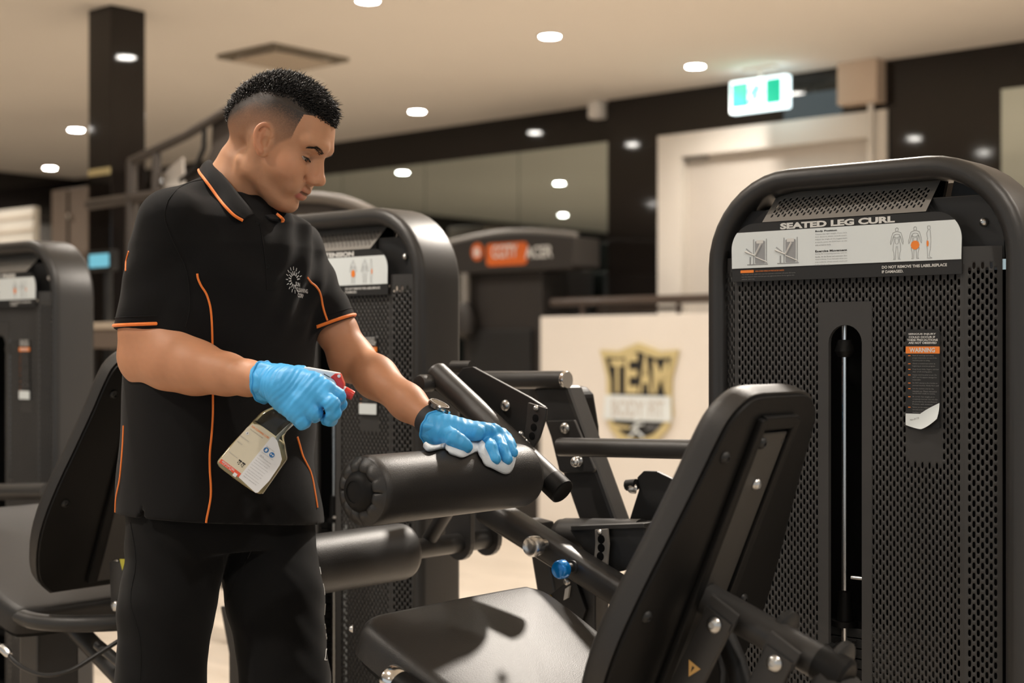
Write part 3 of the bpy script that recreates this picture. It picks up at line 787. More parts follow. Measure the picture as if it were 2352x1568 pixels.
    MB().cyl((.004, .02, .76), (.030, .02, .76), .0035, 10).build('stop_screw', M['zinc'], r, smooth=True)
    bolt(r, (-.190, .022, 1.338), (0, -1, 0), .007); bolt(r, (.235, .022, 1.352), (0, -1, 0), .007)

curl = root('leg_curl_machine', AC, BT, 0)
tag(curl, 'black seated leg curl machine whose thigh roller is being wiped', 'gym machine', 'weight-stack machines in a row')
make_tower(curl, 'SEATED LEG CURL', 'curl')

ext = root('leg_extension_machine', AC - 1.312, BT, 0)
tag(ext, 'black leg extension machine behind the young man, placard ending in EXTENSION', 'gym machine', 'weight-stack machines in a row')
make_tower(ext, 'LEG EXTENSION', 'ext', stack_top=.745, plates=22)
lt = root('weight_stack_machine', AC - 2.76, BT, 0)
tag(lt, 'black weight-stack tower cut off by the left edge of the picture', 'gym machine', 'weight-stack machines in a row')
make_tower(lt, 'CHEST PRESS', 'other', stack_top=.6, plates=18)

# ------------------------------------------------------------------ bench shared by the leg machines
def pad(name, outline, dom, th, f, m, parent, dz=.010, n_in=3, bev=.016):
    """upholstered pad: outline (u, v), domed front; f(u, v, h) -> 3D"""
    n = len(outline); cu = sum(p[0] for p in outline) / n; cv = sum(p[1] for p in outline) / n
    rings = [(1.0, -th), (1.0, -bev)]
    for i in range(1, 5):
        t = i / 4 * math.pi / 2
        rings.append((1.0, -bev + bev * math.sin(t), bev * (1 - math.cos(t))))
    mb = MB(); base = 0
    def ringpts(off, k=1.0):
        out = []
        for i, (u, v) in enumerate(outline):
            d = Vector((u - cu, v - cv)); L = d.length
            s = max(0.0, (L - off) / L) * k
            out.append((cu + d.x * s, cv + d.y * s))
        return out
    allr = []
    for rg in rings:
        off = rg[2] if len(rg) > 2 else 0.0
        for (u, v) in ringpts(off): mb.v.append(Vector(f(u, v, rg[1])))
        allr.append(len(allr))
    for k in (.85, .65, .4, .15):
        for (u, v) in ringpts(bev, k): mb.v.append(Vector(f(u, v, dom * (1 - k * k))))
        allr.append(len(allr))
    for i in range(len(allr) - 1):
        for j in range(n):
            q = (j + 1) % n; mb.f.append((i * n + j, i * n + q, (i + 1) * n + q, (i + 1) * n + j))
    mb.f.append(tuple(range(n - 1, -1, -1))); mb.f.append(tuple((len(allr) - 1) * n + j for j in range(n)))
    return mb.build(name, m, parent, angle=50)

def make_bench(r, oa, ob, oz, tilt_seat, with_arms):
    """seat and backrest; oa/ob/oz shift from the leg curl bench"""
    L = lambda a, b, z: Vector((a + oa - (r['ab'][0]), b + ob - r['ab'][1], z + oz))
    # backrest: (v along b, u up the pad), back face towards +a
    bc = 1.716; lean = math.radians(23); base = Vector((-1.215, 0, .60))
    upv = Vector((math.sin(lean), 0, math.cos(lean))); nv = Vector((-math.cos(lean), 0, math.sin(lean)))   # nv: towards the sitter
    prof = [(0.0, .140), (.035, .178), (.10, .198), (.17, .200), (.25, .186), (.33, .165), (.41, .145), (.47, .132), (.505, .118), (.53, .085), (.535, .05)]
    prof = [(u, v * .93) for u, v in prof]
    right = [(v, u) for u, v in prof]; left = [(-v, u) for u, v in prof][::-1]
    outl = []
    for seg in (right, left):
        outl += [tuple(p)[:2] for p in smooth_curve([(a, b, 0) for a, b in seg], 3)]
    fb = lambda u, v, h: L(*(base + upv * v + nv * (h + .038) + Vector((0, bc + u, 0))))
    bk = pad('backrest', outl, .012, .043, fb, M['vinyl'], r, bev=.022)
    shell = [(u * .985, .27 + (v - .27) * .985) for u, v in outl]
    fs = lambda u, v, d: L(*(base + upv * v + nv * d + Vector((0, bc + u, 0))))
    MB().prism(shell, -.012, -.004, fs).build('back_shell', M['plastic'], bk, angle=40, bevel=.004)
    # rail channel down the middle of the shell
    mb = MB()
    for s in (-1, 1):
        mb.prism([(s * .036, .02), (s * .058, .02), (s * .052, .50), (s * .036, .505)], -.022, -.012, fs)
    mb.prism([(-.036, .485), (.036, .485), (.045, .505), (-.045, .505)], -.022, -.012, fs)
    mb.build('shell_rib', M['plastic'], bk, bevel=.003)
    MB().prism([(-.034, .02), (.034, .02), (.034, .48), (-.034, .48)], -.018, -.012, fs).build('back_rail', M['powder'], bk, bevel=.003)
    for (u, v, mm) in ((.0, .40, 'zinc'), (.0, .06, 'zinc'), (-.10, .445, 'black'), (-.15, .21, 'black'), (.03, .465, 'black'), (-.028, .465, 'black'), (.10, .2, 'black')):
        p = fs(u, v, -.0185 if abs(u) < .03 else -.0125); q = fs(u, v, -1)
        bolt(bk, p, (q - p).normalized(), .0085, mm)
    # seat
    tl = math.radians(tilt_seat); fa, fz_ = -1.630, .737
    su = Vector((math.cos(tl), 0, -math.sin(tl))); sn = Vector((math.sin(tl), 0, math.cos(tl)))
    so = smooth_curve([(0.0, -.17, 0), (-.004, 0, 0), (0, .17, 0), (.008, .198, 0), (.035, .218, 0), (.12, .218, 0), (.26, .205, 0), (.40, .19, 0), (.43, .15, 0),
                       (.435, 0, 0), (.43, -.15, 0), (.40, -.19, 0), (.26, -.205, 0), (.12, -.218, 0), (.035, -.218, 0), (.008, -.198, 0), (0.0, -.17, 0)], 4)[:-1]
    sb = 1.72
    fse = lambda u, v, h: L(*(Vector((fa, 0, fz_)) + su * u + sn * h + Vector((0, sb + v, 0))))
    st = pad('seat', [(p.x, p.y) for p in so], .012, .055, fse, M['vinyl'], r, bev=.020)
    MB().prism([(p.x * .96 + .01, p.y * .95) for p in so], -.068, -.055, lambda u, v, d: fse(u, v, d)).build('seat_board', M['plastic'], st)
    return L, fs, fse, bc
Lc, fs, fse, bc = make_bench(curl, 0, 0, 0, 24, True)
# ------------------------------------------------------------------ leg curl: rollers, arms, rails
def loc(r):
    p = r['ab']; return lambda v: Vector((v.x - p[0], v.y - p[1], v.z - p[2]))
lc = loc(curl)
def B(px, py, b): return lc(on_b(px, py, b))
def prism_b(poly, b0, b1):
    """outline given as points on the plane b0, thickened to b1"""
    p3 = [on_b(px, py, b0) for px, py in poly]
    return MB().prism([(p.x, p.z) for p in p3], b0, b1, lambda u, v, d: lc(Vector((u, d, v))))
def roller(name, a, b0, b1, z, r_, parent, capend=True):
    f = lambda b: lc(Vector((a, b, z)))
    Ln = b1 - b0; prof = [(0.004, r_ * .60), (0.0, r_ * .80), (.003, r_ * .90), (.009, r_ * .97), (.018, r_)]
    prof += [(Ln * k / 8, r_) for k in range(1, 8)] + [(Ln - .016, r_), (Ln - .006, r_ * .96), (Ln - .001, r_ * .86), (Ln, r_ * .5)]
    o = MB().lathe(prof, f(b0), f(b1), 48).build(name, M['vinyl'], parent, angle=60)
    if capend:
        # gathered pleats round the end and the domed plug in the middle
        mb = MB(); n = 112; rings = []
        for k in range(9):
            t = k / 8
            rings.append((t, r_ * (.47 + .50 * t)))
        for (t, rr) in rings:
            for j in range(n):
                th = 2 * math.pi * j / n
                pl = abs(math.sin(th * 6)) ** .32
                h = .004 + .010 * math.sin(math.pi * min(1, .15 + t * .9)) * (.42 + .58 * pl)
                c = f(b0); mb.v.append(c + Vector((rr * math.cos(th), -h + .006, rr * math.sin(th))))
        for i in range(8):
            for j in range(n):
                q = (j + 1) % n; mb.f.append((i * n + j, i * n + q, (i + 1) * n + q, (i + 1) * n + j))
        mb.build('end_pleats', M['vinyl'], o, smooth=True)
        MB().lathe([(-.002, r_ * .62), (.008, r_ * .60), (.015, r_ * .50), (.019, r_ * .42), (.020, r_ * .31), (.0185, r_ * .30), (.0195, r_ * .1)], f(b0 + .004), f(b0 - 1), 36).build('end_plug', M['plastic'], o, smooth=True)
    return o
TH_A, TH_Z, TH_R = -1.62, .929, .0553
roller('thigh_roller', TH_A, 1.508, 1.893, TH_Z, TH_R, curl)
roller('ankle_roller', -2.0, 1.685, 1.978, .751, .0558, curl)
# thigh arm
t0, t1 = B(1003, 858, 1.95), B(1283, 1121, 1.95)
ta = MB().tube([t0, t0.lerp(t1, .5), t1], .0235, 24).build('thigh_arm', M['powder'], curl, angle=50)
d = (t1 - t0).normalized()
MB().lathe([(-.02, .0238), (.0, .0241), (.010, .0238), (.012, .0215), (.0105, .019)], t1, t1 + d, 24).build('end_cap', M['plastic'], ta, smooth=True)
MB().lathe([(-.01, .0236), (.006, .020), (.012, .012)], t0, t0 - d, 24).build('end_cap', M['powder'], ta, smooth=True)
MB().cyl(lc(Vector((TH_A, 1.885, TH_Z))), lc(Vector((TH_A, 1.95, TH_Z))), .012, 16).build('roller_axle', M['zinc'], curl, smooth=True)
pv = on_b(1003, 880, 1.95)
MB().lathe([(0, .0175), (.022, .0175), (.028, .015), (.029, .010)], lc(Vector((pv.x, 1.93, pv.z))), lc(Vector((pv.x, 1.0, pv.z))), 20).build('pivot_cap', M['powder'], curl, smooth=True)
MB().cyl(lc(Vector((pv.x, 1.95, pv.z))), lc(Vector((pv.x, 2.08, pv.z))), .015, 16).build('pivot_shaft', M['powder'], curl, smooth=True)
bolt(curl, B(1290, 1085, 1.925) + Vector((.03, 0, .02)), (0, -1, 0), .009)
pp = prism_b([(1050, 862), (1062, 845), (1085, 842), (1215, 912), (1250, 934), (1240, 985), (1225, 1030), (1205, 1003), (1100, 930), (1056, 884)], 2.0, 2.008).build('pivot_plate', M['black'], curl, bevel=.0015)
fl_ = prism_b([(1212, 924), (1254, 937), (1252, 960), (1238, 1005), (1226, 1028), (1203, 1000), (1208, 972)], 1.978, 1.984).build('locator_plate', M['powder'], curl, bevel=.0015)
for (px, py) in ((1230, 960), (1226, 981), (1222, 1001)):
    p = B(px, py, 1.978); MB().lathe([(0, .0072), (.0006, .0072), (.0008, .006)], p, p + Vector((0, -1, 0)), 14).build('locator_hole', M['dark'], fl_, smooth=True)
bolt(fl_, B(1232, 937, 1.978), (0, -1, 0), .0055)
bolt(curl, B(1161, 931, 2.0), (0, -1, 0), .0105)
for (px, py) in ((1197, 996), (1213, 1013), (1205, 1010)): bolt(curl, B(px, py, 1.985), (0, -1, 0), .0055)
MB().cyl(B(1040, 842, 2.03), B(1084, 842, 2.03), .012, 14).build('cross_stub', M['powder'], curl, smooth=True)
# handle tube, strut, gusset, grip
h0_, h1_ = B(1095, 872, 2.20), B(1296, 872, 2.20)
ht = MB().cyl(h0_, h1_, .0180, 20).build('upper_handle', M['powder'], curl, angle=50)
MB().lathe([(0, .0176), (.006, .0182), (.009, .0165), (.009, .006)], h1_, h1_ + (h1_ - h0_), 20).build('chrome_cap', M['chrome'], ht, smooth=True)
prism_b([(1224, 892), (1232, 886), (1296, 884), (1303, 890), (1424, 1225), (1340, 1225)], 2.20, 2.25).build('strut', M['powder'], curl, bevel=.008)
prism_b([(1256, 966), (1318, 964), (1366, 1078), (1362, 1085), (1292, 1086), (1284, 1080)], 2.188, 2.196).build('gusset_plate', M['powder'], curl, bevel=.002)
for (px, py) in ((1297, 983), (1328, 1058)): bolt(curl, B(px, py, 2.188), (0, -1, 0), .0112)
g0_, g1_ = B(1286, 1026, 2.15), B(1690, 1034, 2.15)
MB().cyl(g0_, g1_, .0180, 20).build('grip_bar', M['powder'], curl, angle=50)
prism_b([(1285, 895), (1300, 886), (1322, 888), (1338, 905), (1350, 980), (1353, 1060), (1300, 1060)], 2.27, 2.31).build('arm_cover', M['plastic'], curl, bevel=.008)
# seat rail with the two adjusters
r0, r1 = B(1120, 1168, 2.07), B(1500, 1405, 2.07)
sr = MB(); sec = rrect(.052, .058, .018, 4)
sr.tube([r0, r0.lerp(r1, .5), r1], 1, sect=sec, up=(0, 1, 0)); sr.build('seat_rail', M['powder'], curl, angle=40)
k0_ = B(1252, 1250, 2.045)
MB().lathe([(0, .010), (.02, .010), (.022, .0185), (.030, .0195), (.042, .0190), (.046, .016), (.043, .012), (.043, .004)], k0_, k0_ + Vector((0, -1, 0)), 24).build('chrome_knob', M['zinc'], curl, smooth=True)
k1_ = B(1318, 1302, 2.045)
MB().lathe([(0, .013), (.006, .013), (.008, .009), (.03, .009)], k1_, k1_ + Vector((0, -1, 0)), 18).build('knob_stem', M['black'], curl, smooth=True)
MB().lathe([(.026, .009), (.028, .0160), (.031, .0178), (.042, .0172), (.047, .0145), (.0485, .010), (.0488, .003)], k1_, k1_ + Vector((0, -1, 0)), 22).build('blue_knob', M['blue_knob'], curl, smooth=True)
# pivot block with range holes
c0_, c1_ = B(1300, 1232, 2.15), B(1475, 1236, 2.15)
MB().tube([c0_, c1_], .036, 24).build('pivot_tube', M['powder'], curl, angle=50)
MB().lathe([(0, .034), (.012, .034), (.016, .030), (.012, .018), (.004, .016)], c0_, c0_ - (c1_ - c0_), 24).build('pivot_collar', M['black'], curl, smooth=True)
prism_b([(1308, 1216), (1345, 1210), (1480, 1206), (1482, 1300), (1398, 1318), (1340, 1262)], 2.105, 2.112).build('range_block', M['black'], curl, bevel=.002)
prism_b([(1310, 1208), (1478, 1202), (1480, 1212), (1312, 1218)], 2.10, 2.18).build('block_top', M['powder'], curl, bevel=.001)
rp = prism_b([(1366, 1216), (1394, 1214), (1397, 1250), (1393, 1300), (1388, 1316), (1372, 1300), (1364, 1288), (1367, 1250)], 2.092, 2.098).build('range_plate', M['header'], curl, bevel=.001)
for (px, py) in ((1381, 1238), (1381, 1258), (1379, 1277)):
    p = B(px, py, 2.092); MB().lathe([(0, .0082), (.0006, .0082), (.0008, .007)], p, p + Vector((0, -1, 0)), 14).build('range_hole', M['dark'], rp, smooth=True)
bolt(rp, B(1378, 1222, 2.092), (0, -1, 0), .005)
prism_b([(1436, 1225), (1452, 1172), (1467, 1125), (1463, 1096), (1478, 1081), (1508, 1082), (1545, 1100), (1590, 1140), (1590, 1225)], 2.21, 2.22).build('cam_plate', M['black'], curl, bevel=.002)
bolt(curl, B(1458, 1122, 2.206), (-.6, -1, 0), .010, 'zinc', .014); MB().cyl(B(1440, 1114, 2.206), B(1462, 1112, 2.206), .011, 10).build('cable_end', M['black'], curl, smooth=True)
prism_b([(1326, 1318), (1366, 1330), (1366, 1900), (1326, 1900)], 2.10, 2.145).build('seat_post', M['powder'], curl, bevel=.004)
prism_b([(1205, 1190), (1243, 1200), (1283, 1400), (1390, 1960), (1345, 1960), (1240, 1400)], 2.13, 2.17).build('front_strut', M['powder'], curl, bevel=.005)
pb_ = prism_b([(1255, 1372), (1318, 1322), (1345, 1400), (1330, 1440), (1270, 1430)], 2.09, 2.098).build('foot_bracket', M['black'], curl, bevel=.002)
bolt(pb_, B(1303, 1335, 2.09), (0, -1, 0), .008)
p = B(1264, 1372, 2.09); MB().lathe([(0, .005), (.004, .004)], p, p + Vector((0, -1, 0)), 10).build('yellow_mark', mat('yellow_print', (.65, .40, .03), .5), pb_)
prism_b([(1298, 1352), (1308, 1345), (1304, 1372), (1294, 1378)], 2.085, 2.09).build('white_tag', M['light_print'], pb_)
# ankle roller axle, bracket flanges, diagonal
AKA, AKZ = -2.0, .751
MB().cyl(lc(Vector((AKA, 1.97, AKZ))), lc(Vector((AKA, 2.232, AKZ))), .0205, 20).build('ankle_axle', M['powder'], curl, angle=50)
for b_ in (2.130, 2.215):
    pts = [(AKA + .036 * math.cos(t), AKZ + .036 * math.sin(t)) for t in [math.pi + k * math.pi / 10 for k in range(11)]] + [(AKA + .036, .93), (AKA - .036, .93)]
    MB().prism(pts, b_, b_ + .014, lambda u, v, dd: lc(Vector((u, dd, v)))).build('axle_bracket', M['powder'], curl, bevel=.002)
MB().box(lc(Vector((AKA, 2.18, .935))), (.072, .11, .012)).build('bracket_bridge', M['powder'], curl)
MB().cyl(B(985, 1240, 2.045), B(1046, 1140, 2.045), .016, 16).build('diagonal_tube', M['powder'], curl, smooth=True)
MB().cyl(lc(Vector((AKA, 2.18, .935))), lc(Vector((-1.80, 2.10, 1.0))), .02, 14).build('lever_link', M['powder'], curl, smooth=True)
# backrest carrier
s0, s1 = B(1598, 1360, 1.70), B(1925, 1545, 1.70)
ct = MB().tube([s0, s0.lerp(s1, .5), s1], .0235, 24).build('carrier_tube', M['powder'], curl, angle=50)
dd = (s1 - s0).normalized()
MB().lathe([(-.03, .0245), (.0, .0258), (.012, .025), (.016, .02), (.014, .012)], s1, s1 + dd, 24).build('end_cap', M['plastic'], ct, smooth=True)
for k in (.55, .93):
    c = s0.lerp(s1, k); MB().lathe([(0, .0245), (.004, .031), (.012, .031), (.016, .0245)], c + Vector((0, .02, .006)), c + Vector((0, .02, .006)) + dd, 24).build('collar', M['black'], ct, smooth=True)
for (x0_, y0_, x1_, y1_, b_) in ((1650, 1425, 1545, 1640, 1.655), (1788, 1512, 1690, 1720, 1.655)):
    q0, q1 = B(x0_, y0_, b_), B(x1_, y1_, b_)
    lk = MB().tube([q0 + (q0 - q1) * .06, q1], 1, sect=rrect(.046, .012, .003, 2), up=(0, 1, 0)).build('link_plate', M['powder'], curl, angle=40)
    v = (q1 - q0).normalized()
    bolt(lk, q0 + v * .006 + Vector((0, -.007, 0)), (0, -1, 0), .0115, 'zinc')
    MB().tube([q0 + (q0 - q1).normalized() * .012 + Vector((-.022, 0, .012)), q0 + (q0 - q1).normalized() * .012 + Vector((.022, 0, -.012))], 1, sect=rrect(.03, .006, .002, 2), up=(0, 1, 0)).build('link_lug', M['powder'], lk)
    if x0_ == 1650:
        q = q0.lerp(q1, .52) + Vector((0, -.0068, 0)); e = (q0 - q1).normalized(); sd_ = Vector((e.z, 0, -e.x))
        MB().add([q + e * .011 + sd_ * .011, q + e * .011 - sd_ * .011, q - e * .010], [(0, 1, 2)]).build('hazard_triangle', mat('hazard_yellow', (.60, .36, .12), .5), lk)
        q = q + Vector((0, -.0004, 0)); MB().add([q + e * .007 + sd_ * .002, q + e * .007 - sd_ * .002, q - e * .003], [(0, 1, 2)]).build('hazard_mark', M['black_print'], lk)
        for (k, o) in ((.35, .0), (.75, .0)): pass
MB().tube([B(1655, 1440, 1.74), B(1690, 1520, 1.74), B(1720, 1640, 1.74)], .016, 14).build('gas_spring', M['black'], curl, smooth=True)
MB().tube([B(1640, 1470, 1.68), B(1660, 1540, 1.68), B(1655, 1620, 1.68)], .004, 8).build('spring_cable', M['black'], curl, smooth=True)
# foot grip with a bright ring, seat underframe, feet on the floor
f0, f1 = B(893, 1553, 1.49), B(1040, 1660, 1.49)
fg = MB().tube([f0.lerp(f1, .10), f1], .0205, 20).build('side_grip', M['plastic'], curl, angle=50)
MB().lathe([(-.002, .012), (.0, .020), (.004, .0225), (.02, .0225), (.024, .021)], f0, f1, 24).build('grip_ring', M['chrome'], fg, smooth=True)
MB().box(lc(Vector((-1.40, 1.72, .30))), (.07, .07, .60), bev=.008).build('seat_column', M['powder'], curl)
MB().tube([lc(Vector((-1.62, 1.72, .63))), lc(Vector((-1.05, 1.72, .38)))], 1, sect=rrect(.06, .06, .01, 2), up=(0, 1, 0)).build('underframe', M['powder'], curl, angle=40)
MB().tube([lc(Vector((-1.40, 1.50, .03))), lc(Vector((-1.40, 2.2, .03)))], 1, sect=rrect(.06, .06, .01, 2)).build('floor_rail', M['powder'], curl, angle=40)
MB().tube([lc(Vector((-1.07, 1.70, .40))), lc(Vector((-.905, 1.70, .72)))], 1, sect=rrect(.05, .05, .01, 2), up=(0, 1, 0)).build('rear_upright', M['powder'], curl, angle=40)
bolt(curl, fse(.012, -.19, -.02) + Vector((-.012, -.022, .0)), (-.7, -.7, 0), .006)

# ------------------------------------------------------------------ leg extension bench (behind the young man)
Le, fs2, fse2, bc2 = make_bench(ext, -1.395, -.02, .055, 24, False)
le = loc(ext)
def BE(px, py, b): return le(on_b(px, py, b))
tb = smooth_curve([BE(-90, 1330, 1.56), BE(0, 1385, 1.53), BE(45, 1414, 1.53), BE(95, 1428, 1.54), BE(180, 1432, 1.58), BE(300, 1428, 1.66), BE(420, 1420, 1.76)], 4)
MB().tube(tb, .017, 14).build('seat_frame', M['powder'], ext, smooth=True)
c_ = on_b(113, 1440, 1.68); MB().box(le(Vector((c_.x, 1.68, .29))), (.075, .10, .58), bev=.006).build('seat_column', M['powder'], ext)
MB().tube([BE(165, 1435, 1.68), BE(300, 1575, 1.68), BE(360, 1640, 1.68)], .0215, 16).build('diagonal_tube', M['powder'], ext, smooth=True)
MB().tube([BE(225, 1480, 1.62), BE(285, 1530, 1.62)], .011, 12).build('cable_stub', M['powder'], ext, smooth=True)
MB().tube(smooth_curve([BE(-30, 1455, 1.5), BE(8, 1490, 1.5), BE(45, 1528, 1.5), BE(100, 1550, 1.5), BE(160, 1540, 1.52), BE(220, 1505, 1.56), BE(275, 1470, 1.6), BE(330, 1440, 1.66)], 5), .0045, 8).build('cable', M['black'], ext, smooth=True)
MB().lathe([(0, .004), (.005, .009), (.03, .009), (.038, .005)], BE(2, 1484, 1.5), BE(30, 1510, 1.5), 12).build('cable_sleeve', M['zinc'], ext, smooth=True)
hk = MB().tube([BE(272, 1290, 1.62), BE(276, 1400, 1.62)], 1, sect=rrect(.05, .012, .004, 2), up=(0, 1, 0)).build('link_plate', M['powder'], ext, angle=40)
bolt(hk, BE(264, 1391, 1.61), (0, -1, 0), .011)
p = BE(281, 1296, 1.608); MB().add([p + Vector((-.010, 0, .010)), p + Vector((.012, 0, .012)), p + Vector((0, 0, -.012))], [(0, 1, 2)]).build('hazard_triangle', mat('hazard_green', (.45, .42, .05), .5), hk)
MB().cyl(BE(-160, 1131, 2.0), BE(110, 1128, 2.0), .022, 18).build('handle_tube', M['powder'], ext, angle=50)
prism = [(-.06, 0), (.06, 0), (.06, .04), (-.06, .04)]
MB().tube([BE(-120, 1215, 1.98), BE(70, 1205, 1.98)], 1, sect=rrect(.05, .10, .02, 3)).build('thigh_pad', M['vinyl'], ext, angle=40)
MB().tube([BE(-140, 1140, 2.02), BE(-140, 1900, 2.02)], 1, sect=rrect(.06, .06, .01, 2), up=(0, 1, 0)).build('front_post', M['powder'], ext, angle=40)
MB().tube([le(Vector((c_.x, 1.45, .03))), le(Vector((c_.x, 2.18, .03)))], 1, sect=rrect(.06, .06, .01, 2)).build('floor_rail', M['powder'], ext, angle=40)

sp_ = [on_b(*p, 2.05) for p in ((505, 1392), (640, 1392), (640, 2100), (528, 2100), (525, 1500))]
MB().prism([(p.x, max(p.z, 0.0)) for p in sp_], 2.05, 2.12, lambda u, v, dd: le(Vector((u, dd, v)))).build('support_column', M['powder'], ext, bevel=.004)
# ------------------------------------------------------------------ machines farther back
rk = root('plate_loaded_press', on_b(420, 500, 3.9).x, 3.9, 0)
tag(rk, 'dark brown plate-loaded press frame with a sloping top rail behind the shoulder', 'gym machine')
lr = loc(rk)
def R(px, py, b): return lr(on_b(px, py, b))
M['brown_steel'] = mat('brown_grey_steel', (0.060, 0.050, 0.043), 0.4)
MB().tube([R(300, 372, 3.9), R(430, 310, 3.9), R(545, 240, 3.9), R(640, 205, 3.9)], .022, 14).build('sloping_rail', M['brown_steel'], rk, smooth=True)
MB().tube([R(205, 470, 3.9), R(330, 452, 3.9), R(480, 432, 3.9)], .026, 14).build('cross_rail', M['brown_steel'], rk, smooth=True)
MB().tube([R(303, 372, 3.9), R(300, 560, 3.9), R(300, 1350, 3.9)], .026, 14).build('front_post', M['brown_steel'], rk, smooth=True)
MB().tube([R(360, 352, 3.9), R(358, 455, 3.9)], .022, 14).build('short_post', M['brown_steel'], rk, smooth=True)
mb = MB(); cpts = [on_b(*p, 3.9) for p in ((478, 285), (476, 340), (455, 390), (425, 412), (420, 470), (600, 470), (600, 235), (530, 255))]
mb.prism([(p.x, p.z) for p in cpts], 3.92, 3.98, lambda u, v, dd: lr(Vector((u, dd, v)))); mb.build('side_shroud', M['brown_steel'], rk, bevel=.006)
MB().tube([R(470, 290, 3.9), R(468, 340, 3.9), R(450, 385, 3.9), R(415, 415, 3.9)], .012, 10).build('shroud_edge', M['black'], rk, smooth=True)
cp = [on_b(*p, 3.95) for p in ((372, 400), (418, 362), (422, 430), (375, 436))]
MB().prism([(p.x, p.z) for p in cp], 3.95, 3.962, lambda u, v, dd: lr(Vector((u, dd, v)))).build('pale_plate', M['white_wall'], rk)
MB().tube([R(520, 470, 3.95), R(520, 1350, 3.95)], .03, 14).build('rear_post', M['brown_steel'], rk, smooth=True)
MB().tube([R(310, 470, 3.95), R(340, 1350, 3.95)], .02, 12).build('brace', M['brown_steel'], rk, smooth=True)

ar = root('arched_machine', on_b(760, 480, 3.6).x, 3.6, 0)
tag(ar, 'arched grey machine top with dull gold lettering, just beyond the chin', 'gym machine')
la = loc(ar)
def RA(px, py, b): return la(on_b(px, py, b))
arch = smooth_curve([RA(560, 520, 3.6), RA(600, 478, 3.6), RA(660, 455, 3.6), RA(730, 453, 3.6), RA(790, 463, 3.6), RA(850, 487, 3.6), RA(900, 520, 3.6)], 4)
M['grey_steel'] = mat('warm_grey_steel', (0.17, 0.15, 0.13), 0.45)
MB().tube(arch, .022, 14).build('arch_tube', M['grey_steel'], ar, smooth=True)
pts = [(p.x, p.z) for p in arch]; pts = pts + [(pts[-1][0], .0 + .3), (pts[0][0], .3)]
MB().prism(pts, .02, .06, lambda u, v, dd: Vector((u, dd, v))).build('shroud', M['brown_steel'], ar)
q0, q1 = RA(672, 503, 3.6), RA(725, 490, 3.6)
mb = MB(); text_fit(mb, 'FITNESS', q0.x, q1.x, q0.z, q1.z, lambda x, z: (x, .017, z), .02); mb.build('dull_gold_lettering', M['gold_print'], ar)
p0, p1 = RA(760, 500, 3.6), RA(810, 478, 3.6)
MB().box(((p0.x + p1.x) / 2, .016, (p0.z + p1.z) / 2), (p1.x - p0.x, .01, p1.z - p0.z)).build('dark_vent', M['black'], ar)
for k in (0, len(arch) - 1):
    MB().cyl(arch[k], Vector((arch[k].x, 0, 0)), .022, 14).build('leg', M['grey_steel'], ar, smooth=True)
